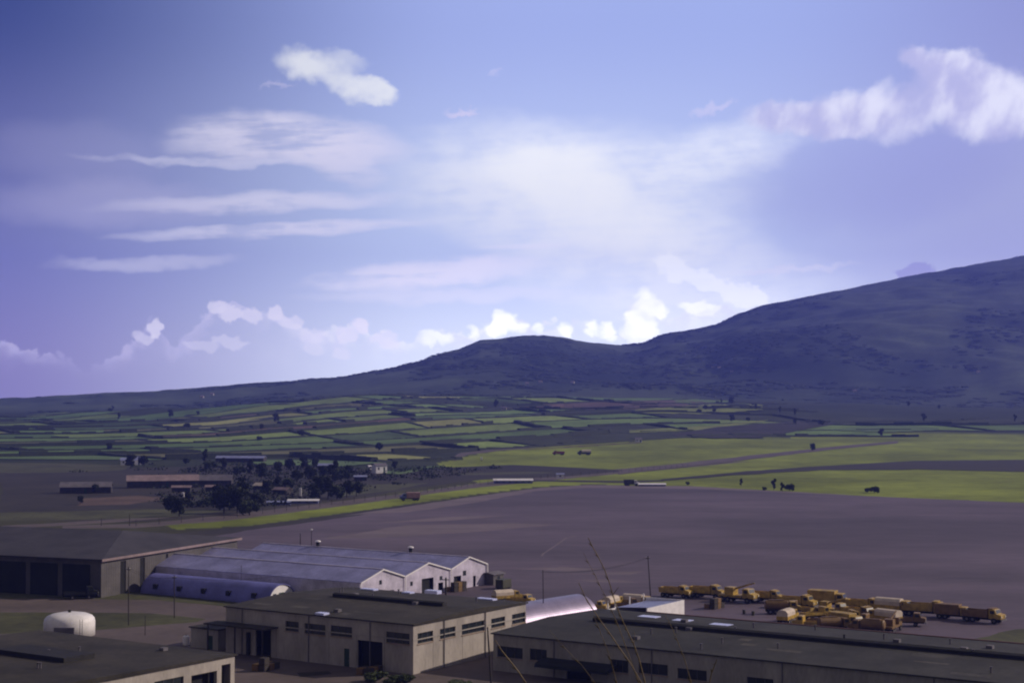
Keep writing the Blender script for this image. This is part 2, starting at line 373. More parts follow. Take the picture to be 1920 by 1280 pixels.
def tz(x, y):
    x = np.asarray(x, float); y = np.asarray(y, float)
    d = np.hypot(x, y) + 1e-6; a = np.arctan2(x, y)
    u = 960 + F * np.tan(np.clip(a, -1.1, 1.1))
    dp = np.maximum(d * np.cos(np.clip(a, -1.1, 1.1)), d * .45)    # depth along the view
    Rr = np.interp(u, [-600, 300, 700, 1000, 1180, 1400, 1900, 3000], [3900, 3900, 4300, 4700, 5000, 5200, 5600, 6000])
    zr = H + (750 - fpx(SKYL, a)) / F * Rr
    df = 2900.0; zf = H + (750 - fpx(FOOT, a)) / F * df
    z1 = zf * sst((dp - 1150) / (df - 1150)) ** .9
    t = (dp - df) / (Rr - df)
    prof = np.where(t < 1, .55 * np.clip(t, 0, 1) + .45 * sst(t), 1 - .5 * (t - 1) ** 1.3 * (t > 1))
    z2 = zf + (zr - zf) * prof
    z = np.where(dp < df, z1, z2)
    amp = np.clip((dp - 1300) / 1500, 0, 1)
    z = z + fbm(x, y, 620, 3, 1) * 9 * amp * np.clip((df + 200 - dp) / 600, 0, 1)
    th = np.clip((dp - df) / 400, 0, 1) * np.clip((Rr - dp) / 500, 0, 1)
    bulk = np.clip((zr - zf) / 250, .12, 1)
    z = z + fbm(x + .4 * y, y, 1100, 4, 2) * 34 * th * bulk
    z = z + fbm(x, y, 120, 2, 3) * 2.2 * np.clip((dp - df) / 400, 0, 1)
    z = np.where(dp < 1150, 0, z)
    back = np.clip((np.abs(a) - 1.2) / .6, 0, 1); z = z * (1 - back)
    return np.maximum(z, np.where(d < 260, 43.3 - .255 * d, 0) * (d < 170) + 0.0)
def ground_hit(px, py):
    d = ray(px, py); t = 150.0 if py > 880 else 800.0
    while t < 9000:
        z = H + d.z * t
        if z < float(tz(d.x * t, d.y * t)): break
        t += 8 if t < 2000 else 14
    return Vector((d.x * t, d.y * t, float(tz(d.x * t, d.y * t))))
azs = np.concatenate([np.linspace(-180, -60, 13)[:-1], np.linspace(-60, -24, 37)[:-1], np.linspace(-24, 24, 600), np.linspace(24, 60, 37)[1:], np.linspace(60, 180, 13)[1:-1]])
v = 45 * F / np.linspace(780, 36, 300)
ds = np.concatenate([[1, 3, 6, 12, 25, 50, 90, 130, 165], v[v > 166], np.arange(v[-1] + 18, 6200, 17), np.arange(6250, 7600, 300)])
A, D = np.meshgrid(np.radians(azs), ds)
X = D * np.sin(A); Y = D * np.cos(A); Z = tz(X, Y)
nr, nc = X.shape
def grid_mesh(name, X, Y, Z, wrap=False):
    nr, nc = X.shape
    me = bpy.data.meshes.new(name); co = np.stack([X, Y, Z], -1).reshape(-1, 3).astype(np.float32)
    i = np.arange(nr - 1)[:, None] * nc; j = np.arange(nc if wrap else nc - 1)[None, :]; j2 = (j + 1) % nc
    q = np.stack([i + j, i + j2, i + nc + j2, i + nc + j], -1).reshape(-1, 4)[:, ::-1].astype(np.int32)
    me.vertices.add(len(co)); me.vertices.foreach_set('co', co.ravel())
    me.loops.add(q.size); me.loops.foreach_set('vertex_index', q.ravel())
    me.polygons.add(len(q)); me.polygons.foreach_set('loop_start', np.arange(0, q.size, 4, dtype=np.int32)); me.polygons.foreach_set('loop_total', np.full(len(q), 4, np.int32))
    me.update(); me.shade_smooth()
    o = bpy.data.objects.new(name, me); S.collection.objects.link(o); return o
def add_col(me, c):
    at = me.color_attributes.new('albedo', 'FLOAT_COLOR', 'POINT')
    at.data.foreach_set('color', np.concatenate([c, np.ones((len(c), 1))], 1).astype(np.float32).ravel())
def inpoly(px, py, poly):
    r = np.zeros(px.shape, bool); n = len(poly)
    for i in range(n):
        x1, y1 = poly[i]; x2, y2 = poly[(i + 1) % n]
        if y1 == y2: continue
        c = ((y1 > py) != (y2 > py)) & (px < (x2 - x1) * (py - y1) / (y2 - y1) + x1); r ^= c
    return r
def wpoly(pts): return [tuple(P(*q))[:2] for q in pts]        # outline on the flat plain, in metres
dark_green = np.array([.030, .040, .020]); meadow = np.array([.178, .215, .032]); scrub = np.array([.055, .055, .028])
col = np.tile(scrub, (X.size, 1)); x_, y_, z_ = X.ravel(), Y.ravel(), Z.ravel()
dep = y_
far = y_ > 1000
col[far] = np.array([.032, .040, .018])
hill = np.clip((y_ - 2700) / 300, 0, 1)[:, None]
hn = np.clip(.5 + .9 * fbm(x_, y_ * .6, 900, 5, 4), 0, 1)[:, None]; hn2 = np.clip(.5 + 1.2 * fbm(x_, y_, 260, 3, 5), 0, 1)[:, None]
hc = (np.array([.012, .020, .016]) * (1 - hn) + np.array([.078, .098, .060]) * hn) * (.85 + .3 * hn2)  # dark woods and grass; the lighter bands also paint in sunlit slopes
col = col * (1 - hill) + hc * hill
MEADOW = [tuple(ground_hit(*q))[:2] if q[1] < 872 else tuple(P(*q))[:2] for q in ([(820, 868), (900, 848), (1000, 837), (1150, 822), (1300, 814), (1420, 822), (1560, 814), (1700, 812), (1900, 812), (2300, 815), (2300, 960), (1885, 941), (1600, 930), (1300, 912), (1100, 908), (1010, 912), (900, 925), (760, 946), (600, 968), (480, 984), (330, 992), (310, 984), (420, 970), (600, 948), (760, 925), (900, 905), (830, 885)])]
mm = inpoly(x_, y_, MEADOW)
nn = np.clip(.5 + fbm(x_, y_, 160, 4, 6) * .9, 0, 1)[:, None]
col[mm] = (meadow * (.78 + .4 * nn) * np.array([1, 1, 1]))[mm]
ter = grid_mesh('ground', X, Y, Z, wrap=True); tag(ter, kind='structure')
add_col(ter.data, col)
def attr_mat(name, scale=.02, amt=.5, stretch=(1, 1, 1), rough=.95):
    m = bpy.data.materials.new(name); m.use_nodes = True; t = m.node_tree; b = t.nodes['Principled BSDF']
    b.inputs['Roughness'].default_value = rough; b.inputs['Specular IOR Level'].default_value = .1
    at = t.nodes.new('ShaderNodeAttribute'); at.attribute_name = 'albedo'
    tcn = t.nodes.new('ShaderNodeTexCoord'); mp = t.nodes.new('ShaderNodeMapping'); mp.inputs['Scale'].default_value = stretch
    t.links.new(tcn.outputs['Object'], mp.inputs[0]); out = at.outputs['Color']
    for k, (s, am) in enumerate(((scale, amt), (scale * 8, amt * .7), (scale * 60, amt * .4))):
        q = t.nodes.new('ShaderNodeTexNoise'); q.inputs['Scale'].default_value = s; q.inputs['Detail'].default_value = 5; t.links.new(mp.outputs[0], q.inputs['Vector'])
        r = t.nodes.new('ShaderNodeMapRange'); t.links.new(q.outputs[0], r.inputs[0])
        for i, x in enumerate((.3, .7, 1 - am, 1 + am)): r.inputs[i + 1].default_value = x
        vm = t.nodes.new('ShaderNodeVectorMath'); vm.operation = 'SCALE'; t.links.new(out, vm.inputs[0]); t.links.new(r.outputs[0], vm.inputs[3]); out = vm.outputs[0]
    t.links.new(out, b.inputs['Base Color']); return m
ter.data.materials.append(attr_mat('ground_cover', .012, .22))

# ------------------------------------------------------------------ field plots and hedges on the rising plain
def fwd(s, t):                                   # plot grid -> metres, gently warped
    a = R(36)
    x = s * 170.0; y = 1000 + t * 118.0
    x2 = x * math.cos(a) - (y - 1800) * math.sin(a) * .9; y2 = 1800 + x * math.sin(a) * .8 + (y - 1800) * math.cos(a)
    x2 = x2 + 75 * np.sin(y2 / 310 + .6) + 45 * np.sin(x2 / 190 + y2 / 500); y2 = y2 + 70 * np.sin(x2 / 330 + 1) + 34 * np.sin(x2 / 150 + y2 / 260)
    return x2, y2
pal = np.array([(.150, .180, .065), (.110, .150, .060), (.180, .190, .075), (.085, .120, .050), (.045, .050, .030), (.13, .12, .07), (.20, .19, .09), (.11, .155, .06), (.14, .17, .06), (.060, .080, .040)])
FV, FF, FC = [], [], []; hedge = MB(); wallm = MB()
px_m = MEADOW
def ip(x, y, poly): return bool(inpoly(np.array([x]), np.array([y]), poly)[0])
FIELDTOP = [(-400, 770), (120, 778), (400, 768), (560, 750), (640, 744), (760, 742), (1100, 746), (1300, 750), (1500, 770), (1700, 790), (1885, 800), (2400, 800)]
rows = 26
for ti in range(-22, rows + 14):
    off = random.random(); s = -18 + off
    while s < 18:
        w = random.choice((.55, .7, .9, 1.1, 1.4, 1.9)); h = 1.0
        if random.random() < .12: h = 1.0
        cx, cy = fwd(s + w / 2, ti + .5)
        if 960 < cy < 3150 and abs(cx) < cy * .42 + 60 and not ip(cx, cy, MEADOW):
            pu, pv = proj(cx, cy, float(tz(cx, cy)))
            if pv > np.interp(pu, [q[0] for q in FIELDTOP], [q[1] for q in FIELDTOP]) - 1 and not (pu < 860 and cy < 1130) and not (cy < 1250 and pu < 560):
                c = pal[random.randrange(10)] * random.uniform(1.0, 1.6) * np.array([.95, 1.06, .8])
                if pu < 420: c = c * np.array([.75, .78, .8])
                if pu > 1500: c = c * np.array([.85, .85, .8])
                if 900 < pu and random.random() < .24: c = np.array([.045, .052, .028])
                if random.random() < .04: c = np.array([.13, .09, .07])
                n0 = len(FV); n = 5
                for j in range(n + 1):
                    for i in range(n + 1):
                        xx, yy = fwd(s + w * i / n, ti + j / n); FV.append((xx, yy, float(tz(xx, yy)) + .35)); FC.append(c)
                for j in range(n):
                    for i in range(n):
                        a = n0 + j * (n + 1) + i; FF.append((a, a + 1, a + n + 2, a + n + 1))
                for kind in (0, 1):
                    hh = random.choice((1.2, 1.8, 2.6, 3.6)) ; ww = random.uniform(4, 12)
                    if kind == 1 and random.random() < .12: continue
                    N = 12 if kind == 0 else 8
                    pts = [fwd(s + w * i / N, ti) if kind == 0 else fwd(s, ti + i / N) for i in range(N + 1)]
                    for (xa, ya), (xb, yb) in zip(pts, pts[1:]):
                        za, zb = float(tz(xa, ya)), float(tz(xb, yb)); L = math.hypot(xb - xa, yb - ya) + 1e-6; nx, ny = -(yb - ya) / L * ww / 2, (xb - xa) / L * ww / 2
                        h1 = hh * random.uniform(.6, 1.3); b = len(hedge.v)
                        hedge.v += [(xa - nx, ya - ny, za - .3), (xb - nx, yb - ny, zb - .3), (xb + nx, yb + ny, zb - .3), (xa + nx, ya + ny, za - .3),
                                    (xa - nx * .6, ya - ny * .6, za + h1), (xb - nx * .6, yb - ny * .6, zb + h1), (xb + nx * .6, yb + ny * .6, zb + h1), (xa + nx * .6, ya + ny * .6, za + h1)]
                        for f in ((0, 1, 5, 4), (2, 3, 7, 6), (4, 5, 6, 7), (0, 4, 7, 3), (1, 2, 6, 5)): hedge.f.append(tuple(b + k for k in f))
        s += w
fm = bpy.data.meshes.new('fields'); fm.from_pydata(FV, [], FF); fm.update(); fo = bpy.data.objects.new('fields', fm); S.collection.objects.link(fo)
add_col(fm, np.array(FC)); fm.materials.append(attr_mat('field_plots', .02, .25, (1, 1, 1))); tag(fo, kind='structure')
ho = hedge.build('hedgerows', M['foliage']); tag(ho, 'dark hedges and stone walls between the patchwork of small green fields', 'hedges', kind='stuff')

# ------------------------------------------------------------------ sheets on the plain
def sheet(name, pts, m, z, world=False, rag=.8):
    w = pts if world else wpoly(pts)
    q_ = []; rr_ = random.Random(len(name) * 7 + len(pts))
    for (xa, ya), (xb, yb) in zip(w, w[1:] + w[:1]):
        L = math.hypot(xb - xa, yb - ya); n = max(1, min(60, int(L / 6))); nx, ny = -(yb - ya) / (L + 1e-6), (xb - xa) / (L + 1e-6)
        for i in range(n):
            t = i / n; d_ = rr_.uniform(-1, 1) * (rag if i else rag * .3) + rag * 1.2 * math.sin((xa + (xb - xa) * t) * .07 + len(name)); q_.append((xa + (xb - xa) * t + nx * d_, ya + (yb - ya) * t + ny * d_))
    w = q_
    b = MB(); b.quad(*[(x, y, z) for x, y in w]); o = b.build(name, m); tag(o, kind='structure')
    if o.data.polygons[0].normal.z < 0: o.data.flip_normals()
    return o
M['apron'] = mat('apron_surface', (.108, .080, .112), .8, .0, .013, col2=(.055, .044, .056), stretch=(.5, 1.6, 1), var2=.28)
_m = M['apron']; _t = _m.node_tree; _b = _t.nodes['Principled BSDF']
_tc = _t.nodes.new('ShaderNodeTexCoord'); prev = None
for _s, _st, _lo, _hi in ((1.0, (.0050, .010, 1), .72, 1.26), (1.0, (.020, .040, 1), .86, 1.14), (1.0, (.10, .30, 1), .88, 1.12), (1.0, (1.3, 1.3, 1), .93, 1.07)):
    _mp = _t.nodes.new('ShaderNodeMapping'); _mp.inputs['Scale'].default_value = _st; _mp.inputs['Rotation'].default_value = (0, 0, R(8)); _t.links.new(_tc.outputs['Object'], _mp.inputs[0])
    _n = _t.nodes.new('ShaderNodeTexNoise'); _n.inputs['Scale'].default_value = 1; _n.inputs['Detail'].default_value = 4; _n.inputs['Distortion'].default_value = .6; _t.links.new(_mp.outputs[0], _n.inputs['Vector'])
    _r = _t.nodes.new('ShaderNodeMapRange'); _t.links.new(_n.outputs[0], _r.inputs[0])
    for _i, _x in enumerate((.33, .67, _lo, _hi)): _r.inputs[_i + 1].default_value = _x
    _v = _t.nodes.new('ShaderNodeVectorMath'); _v.operation = 'SCALE'; _t.links.new(_r.outputs[0], _v.inputs[3])
    if prev is None: _v.inputs[0].default_value = (.088, .066, .090)
    else: _t.links.new(prev, _v.inputs[0])
    prev = _v.outputs[0]
_t.links.new(prev, _b.inputs['Base Color'])
M['apron_pale'] = mat('pale_apron_concrete', (.150, .118, .135), .85, .2, .03, stretch=(.6, 2, 1), var2=.15)
M['road'] = mat('road_surface', (.105, .082, .080), .85, .25, .05, var2=.15)
M['dirt'] = mat('brown_dirt', (.030, .025, .018), .9, .4, .03, var2=.25)
M['plough'] = mat('dark_ploughed_soil', (.024, .020, .014), .95, .3, .02, var2=.2)
M['brown_field'] = mat('brown_stubble', (.10, .065, .05), .95, .3, .03, var2=.2)
M['greenfield'] = mat('green_crop', (.09, .15, .045), .95, .2, .03, var2=.2)
M['grass'] = mat('dull_grass', (.060, .062, .024), .95, .4, .04, var2=.3)
M['grassb'] = mat('bright_grass', (.165, .20, .035), .95, .25, .03, var2=.2)
sheet('apron', [(395, 1003), (470, 992), (600, 972), (760, 950), (900, 929), (1010, 914), (1100, 909), (1300, 911), (1450, 920), (1600, 928), (1885, 941), (2300, 962), (2700, 1200), (2300, 1300), (1400, 1240), (900, 1160), (560, 1060), (420, 1020)], M['apron'], .010)
sheet('apron_edge', [(640, 966), (760, 950), (900, 929), (1010, 914), (1100, 909), (1300, 911), (1600, 928), (1300, 916), (1100, 914), (1010, 920), (900, 940), (760, 960)], M['apron_pale'], .016)
sheet('dirt_track', [(330, 1000), (480, 984), (600, 967), (700, 954), (820, 938), (700, 962), (600, 977), (480, 992), (380, 1008)], M['dirt'], .014)
sheet('perimeter_road', [(120, 985), (250, 981), (420, 966), (600, 944), (760, 924), (900, 905), (1040, 889), (1300, 867), (1500, 849), (1680, 831), (1700, 833), (1500, 855), (1300, 875), (1150, 889), (1000, 903), (900, 913), (760, 933), (600, 953), (420, 976), (250, 990), (120, 990)], M['road'], .012)
sheet('sandy_track', [(0, 985), (130, 978), (260, 970), (330, 968), (260, 975), (130, 984), (0, 992)], M['road'], .018)
sheet('dark_strip', [(900, 908), (1000, 899), (1170, 901), (1245, 899), (1245, 902), (1180, 905), (1000, 902)], M['plough'], .016)
sheet('ploughed_field', [(700, 892), (830, 876), (960, 871), (1080, 876), (1180, 882), (1060, 893), (900, 899), (800, 912), (700, 918)], M['plough'], .020)
sheet('scrub_land', [(0, 880), (300, 876), (560, 868), (700, 880), (820, 905), (700, 930), (560, 948), (420, 965), (250, 978), (0, 975)], M['dirt'], .006)
sheet('verge', [(-100, 1121), (120, 1121), (300, 1124), (430, 1137), (430, 1131), (300, 1116), (120, 1108), (-100, 1108)], M['grass'], .008)
sheet('base_yard', [(-400, 1115), (120, 1119), (300, 1122), (440, 1135), (700, 1150), (1300, 1150), (2300, 1150), (2900, 1330), (-900, 1330)], M['road'], .005)
sheet('lawn', [(-100, 1150), (190, 1147), (290, 1148), (390, 1160), (370, 1166), (300, 1172), (180, 1182), (-100, 1190)], M['grass'], .012)
sheet('yard_grass', [(1780, 1205), (1900, 1178), (2300, 1160), (2300, 1240), (1900, 1222)], M['grass'], .014)
for i, pts in enumerate([[(600, 1010), (760, 985), (960, 980), (1050, 984), (900, 996), (700, 1008)], [(960, 1066), (1060, 1062), (1140, 1066), (1060, 1071)], [(1060, 1075), (1130, 1073), (1210, 1070), (1180, 1078)], [(1075, 1086), (1150, 1085), (1200, 1092), (1120, 1092)], [(700, 980), (860, 968), (960, 966), (830, 976)]]):
    sheet('worn_patch', pts, M['apron_pale'], .022 + .002 * i)
for nm, pts, m_ in (('green_plot', [(-80, 866), (120, 868), (260, 872), (226, 882), (100, 886), (-80, 886)], 'grass'), ('olive_grass', [(-80, 962), (120, 958), (330, 953), (420, 958), (340, 968), (180, 974), (-80, 978)], 'grass'), ('olive_grass', [(600, 916), (700, 908), (800, 905), (740, 918), (640, 931)], 'grass'),
                    ('green_plot', [(700, 884), (800, 874), (835, 872), (770, 886), (730, 890)], 'greenfield'), ('olive_grass', [(150, 934), (260, 928), (320, 934), (240, 946), (140, 948)], 'brown_field'), ('green_plot', [(860, 887), (1000, 884), (1050, 886), (980, 889), (870, 890)], 'grass'), ('green_plot', [(460, 862), (600, 864), (720, 868), (640, 875), (480, 872)], 'greenfield'), ('green_plot', [(-80, 850), (140, 852), (330, 856), (300, 863), (100, 862), (-80, 860)], 'greenfield')):
    sheet(nm, pts, M[m_], .028 if min(q[1] for q in pts) > 864 else float(tz(*P(300, 860)[:2])) + .4)
b = MB(); c0 = [P(x, y) for x, y in ((1016, 1042), (1018, 1038), (1030, 1030), (1045, 1020), (1062, 1008), (1080, 1004))]
for p, q in zip(c0, c0[1:]):
    n = (q - p).cross(Vector((0, 0, 1))).normalized() * .35; b.quad(*[(r.x, r.y, .034) for r in (p - n, q - n, q + n, p + n)])
tag(b.build('taxi_marking', M['apron_pale']), kind='structure')

def draped(name, top, bot, m, lift=.5, n=30, rows_=6, col=None):
    def samp(c, t): xs_ = np.linspace(0, 1, len(c)); return np.interp(t, xs_, [q[0] for q in c]), np.interp(t, xs_, [q[1] for q in c])
    b = MB(); g = []
    for i in range(n + 1):
        t = i / n; a = ground_hit(*samp(top, t)); c = ground_hit(*samp(bot, t)); g.append([a + (c - a) * (k / rows_) for k in range(rows_ + 1)])
    b.v = [(p.x, p.y, float(tz(p.x, p.y)) + lift) for r_ in g for p in r_]
    w_ = rows_ + 1
    b.f = [(i * w_ + k, (i + 1) * w_ + k, (i + 1) * w_ + k + 1, i * w_ + k + 1) for i in range(n) for k in range(rows_)]
    o = b.build(name, m); tag(o, kind='structure'); o.data.flip_normals() if o.data.polygons[0].normal.z < 0 else None
    return o
draped('ploughed_plot', [(1262, 815), (1340, 803), (1430, 795), (1500, 791), (1562, 792)], [(1262, 819), (1340, 823), (1420, 822), (1480, 812), (1562, 797)], M['plough'], .9)
draped('pale_runway', [(1160, 884), (1300, 866), (1430, 852), (1560, 838), (1684, 827)], [(1160, 890), (1300, 874), (1430, 859), (1560, 843), (1684, 831)], M['road'], .25)
draped('dark_verge', [(1240, 899), (1400, 884), (1540, 874), (1720, 864), (2000, 862), (2300, 862)], [(1240, 902), (1400, 890), (1540, 882), (1720, 881), (2000, 886), (2300, 890)], M['plough'], .22)
draped('brown_plot', [(1060, 758), (1130, 753), (1260, 752), (1330, 756)], [(1060, 768), (1130, 769), (1240, 768), (1330, 759)], M['brown_field'], 1.0)
draped('bright_plot', [(1190, 770), (1330, 758), (1430, 760)], [(1190, 776), (1330, 778), (1430, 770)], M['grassb'], 1.0)
draped('bright_plot', [(1180, 808), (1330, 800), (1440, 788)], [(1180, 813), (1320, 808), (1440, 790)], M['grassb'], .9)
draped('green_plot', [(1560, 806), (1660, 798), (1760, 803)], [(1560, 808), (1660, 812), (1760, 808)], M['greenfield'], .9)
draped('field_lane', [(845, 862), (860, 850), (930, 842), (1040, 834), (1140, 828)], [(855, 864), (876, 853), (940, 845), (1050, 836), (1140, 829)], M['road'], .2)
draped('faint_track', [(985, 843), (1060, 838), (1160, 832), (1200, 830)], [(985, 844), (1060, 839.5), (1160, 833), (1200, 831)], M['brown_field'], .2)
draped('dark_copse_ground', [(1180, 828), (1250, 818), (1330, 816)], [(1180, 829), (1250, 820), (1330, 818)], M['plough'], .2)
# ------------------------------------------------------------------ building kit
def hit(O, d, px, py):                            # where a sight line meets the vertical wall O + t d
    r = ray(px, py); n = Vector((-d.y, d.x, 0)); t = (O - Vector((0, 0, H))).dot(n) / r.dot(n)
    w = Vector((0, 0, H)) + r * t
    return (w - O).dot(d), w.z
def panel(b, fixed, axis, a0, a1, z0, z1, th, holes):      # wall slab with real openings; th>0 thickens towards +
    xs = sorted({a0, a1, *[h[0] for h in holes], *[h[1] for h in holes]}); zs = sorted({z0, z1, *[h[2] for h in holes], *[h[3] for h in holes]})
    for i in range(len(xs) - 1):
        for j in range(len(zs) - 1):
            mx_, mz_ = (xs[i] + xs[i + 1]) / 2, (zs[j] + zs[j + 1]) / 2
            if any(h[0] < mx_ < h[1] and h[2] < mz_ < h[3] for h in holes): continue
            lo, hi = sorted((fixed, fixed + th))
            if axis == 'x': b.box(xs[i], xs[i + 1], lo, hi, zs[j], zs[j + 1])
            else: b.box(lo, hi, xs[i], xs[i + 1], zs[j], zs[j + 1])
def window(root, fixed, axis, h, inward, mullions=3, fm_='wframe', sill=True):
    a0, a1, z0, z1 = h; d = .18 * inward
    f = MB(); t = .07
    def bx(b, p0, p1, q0, q1, lo, hi):
        lo, hi = sorted((lo, hi))
        if axis == 'x': b.box(p0, p1, lo, hi, q0, q1)
        else: b.box(lo, hi, p0, p1, q0, q1)
    lo, hi = fixed + d, fixed + d + .08 * inward
    bx(f, a0, a1, z0, z0 + t, lo, hi); bx(f, a0, a1, z1 - t, z1, lo, hi); bx(f, a0, a0 + t, z0 + t, z1 - t, lo, hi); bx(f, a1 - t, a1, z0 + t, z1 - t, lo, hi)
    for k in range(1, mullions):
        m_ = a0 + (a1 - a0) * k / mullions; bx(f, m_ - .025, m_ + .025, z0 + t, z1 - t, lo, hi)
    w = f.build('window', M[fm_], root)
    g = MB(); bx(g, a0 + t, a1 - t, z0 + t, z1 - t, fixed + d + .1 * inward, fixed + d + .13 * inward); g.build('pane', M['glass'], w)
    if sill:
        s = MB(); bx(s, a0 - .1, a1 + .1, z0 - .14, z0 - .003, fixed - .14 * inward, fixed + .16 * inward); s.build('sill', M['frame'], w)

# ---- warehouse A, in the middle
AO = P(775, 1172, 8.0); AO.z = 0; LA, WA, HA = 34.0, 42.0, 8.0
wa = empty('warehouse', AO, R(G), 'beige concrete warehouse with flat dark roof and high dark windows, bottom middle', 'warehouse')
def holes_on(O, d, lst):
    r = []
    for x0, y0, x1, y1 in lst:
        xm = (x0 + x1) / 2; a0 = hit(O, d, x0, y0)[0]; a1 = hit(O, d, x1, y1)[0]; z1 = hit(O, d, xm, y0 - 2)[1]; z0 = hit(O, d, xm, y1 + 2)[1]
        r.append(tuple(round(q, 2) for q in (min(a0, a1), max(a0, a1), z0, z1)))
    return r
rw = holes_on(AO, E1, [(783, 1186, 812, 1202), (825, 1178, 854, 1193), (866, 1168, 908, 1184), (921, 1159, 947, 1173), (960, 1151, 985, 1166)])
lw = holes_on(AO, E2, [(535, 1166, 560, 1181), (571, 1171, 610, 1187), (620, 1175, 660, 1191), (724, 1187, 768, 1204)])
ld = holes_on(AO, E2, [(670, 1203, 717, 1258), (645, 1217, 655, 1245), (479, 1180, 508, 1222)])
ld = [(a, b_, 0.0, d_) for a, b_, c_, d_ in ld]
b = MB(); panel(b, 0, 'x', 0, LA, 0, HA, .3, rw); panel(b, 0, 'y', .3, WA, 0, HA, .3, lw + ld)
b.box(LA - .3, LA, .3, WA, 0, HA); b.box(.3, LA - .3, WA - .3, WA, 0, HA)
b.build('wall', M['beige'], wa)
for h in rw: window(wa, 0, 'x', h, 1)
for h in lw: window(wa, 0, 'y', h, 1)
b = MB(); b.box(-.06, LA + .06, -.06, -.002, HA - 2.55, HA - 2.35); b.box(-.06, -.002, 0, WA, HA - 2.55, HA - 2.35); b.build('ledge', M['beige2'], wa)
a0, a1, z0, z1 = ld[0]
d_ = MB().box(1.2, 1.3, a0, a1, .02, z1 - .02).build('loading_door', M['black'], wa)
b = MB(); [b.box(1.14, 1.2, a0 + .1, a1 - .1, .5 + k * .9, .56 + k * .9) for k in range(5)]; b.build('door_slat', M['dark'], d_)
a0, a1, z0, z1 = ld[1]; d_ = MB().box(.1, .16, a0, a1, .02, z1 - .02).build('door', M['green_door'], wa); MB().box(.04, .1, a0 + .12, a0 + .2, 1.0, 1.15).build('handle', M['frame'], d_)
a0, a1, z0, z1 = ld[2]; MB().box(2.0, 2.1, a0, a1, .02, z1 - .02).build('bay_door', M['dark'], wa)
# roof: low double slope, ridge parallel to e2
def low_roof(root, x0, x1, y0, y1, z, rise, m, over=.35):
    xm = (x0 + x1) / 2; b = MB()
    b.prism([(x0 - over, z + .02), (x1 + over, z + .02), (x1 + over, z + .22), (xm, z + .22 + rise), (x0 - over, z + .22)], y0 - over, y1 + over)
    return b.build('roof', m, root), xm
rf, xm = low_roof(wa, 0, LA, 0, WA, HA, .7, M['tar'])
b = MB(); b.prism([(xm - .6, HA + .9), (xm + .6, HA + .9), (xm + .6, HA + 1.45), (xm, HA + 1.65), (xm - .6, HA + 1.45)], 6, 31); b.build('ridge_vent', M['vent'], rf)
def on_roof(root, O, px, py, z, lx, ly, name, m, hgt=.25):
    p = P(px, py, z) - O; x, y = p.dot(E1), p.dot(E2)
    return MB().box(x - lx / 2, x + lx / 2, y - ly / 2, y + ly / 2, z - O.z - .5, z - O.z + hgt).build(name, m, root)
for px, py, ly in ((692, 1104, 3.4), (765, 1110, 2.0), (812, 1107, 3.0), (912, 1122, 3.8), (604, 1149, 2.0)):
    on_roof(rf, AO, px, py, HA + .45, 1.5, ly, 'skylight', M['skylight'], .12)
b = MB(); b.box(-.55, -.1, WA - 6, WA - 5.4, .1, 4); b.build('downpipe', M['vent'], wa)
# canopy on the left wall
b = MB(); b.box(-3.6, -.004, WA - 12.5, WA + 2, 5.2, 5.45); cn = b.build('canopy', M['tar'], wa)
for k in range(3): MB().box(-3.5, -3.3, WA - 12 + k * 6.5, WA - 11.8 + k * 6.5, 0, 5.2).build('post', M['wood'], cn)
# low annex in shade further left
AN = AO + E2 * (WA + .2); 
an = empty('annex_shed', AN, R(G), 'low grey shed in shade against the left end of the middle warehouse', 'shed')
b = MB(); panel(b, .5, 'y', 2.2, 9, 0, 3.6, .25, [(3.5, 5.0, 0, 2.5)]); b.box(.75, 9, 2.2, 2.45, 0, 3.6); b.box(.75, 9, 8.75, 9, 0, 3.6); b.box(8.75, 9, 2.45, 8.75, 0, 3.6); b.build('wall', M['beige2'], an)
MB().box(.2, 9.3, 1.9, 9.3, 3.6, 3.8).build('roof', M['tar'], an); MB().box(.62, .7, 3.52, 4.98, 0, 2.45).build('door', M['green_door'], an)

# ---- warehouse B, right
BO = P(925, 1188, 6.0); BO.z = 0; LB, WB, HB = 36.0, 112.0, 6.0
wb = empty('warehouse', BO, R(G), 'long low concrete warehouse with a dark grey roof crossing the bottom right', 'warehouse')
fw = holes_on(BO, E2, [(932, 1214, 980, 1231), (993, 1218, 1025, 1236), (1143, 1238, 1178, 1258), (1197, 1245, 1252, 1262), (1270, 1256, 1325, 1272), (1400, 1272, 1450, 1290), (1520, 1288, 1570, 1306)])
fw += [tuple(q) for q in ((-104, -97, 2.6, 4.4), (-92, -86, 2.6, 4.4))]
fd = [(a, b_, 0., 2.9) for a, b_, _, _ in holes_on(BO, E2, [(1062, 1240, 1108, 1262)])]
b = MB(); panel(b, 0, 'y', -WB, 0, 0, HB, .3, fw + fd); b.box(.3, LB, -.3, 0, 0, HB); b.box(LB - .3, LB, -WB, -.3, 0, HB); b.box(.3, LB - .3, -WB, -WB + .3, 0, HB); b.build('wall', M['beige2'], wb)
for h in fw: window(wb, 0, 'y', h, 1)
MB().box(.8, .9, fd[0][0], fd[0][1], 0, 2.88).build('loading_door', M['black'], wb)
rf, xm = low_roof(wb, 0, LB, -WB, 0, HB, .6, M['tar2'])
b = MB(); b.prism([(xm - .7, HB + .8), (xm + .7, HB + .8), (xm + .7, HB + 1.35), (xm, HB + 1.6), (xm - .7, HB + 1.35)], -WB + 3, -9); b.build('ridge_vent', M['vent'], rf)
for px, py, ly in ((1217, 1156, 3.6), (1280, 1163, 3.2), (1352, 1171, 3.6)):
    on_roof(rf, BO, px, py, HB + .4, 2.2, ly, 'skylight', M['skylight'], .14)
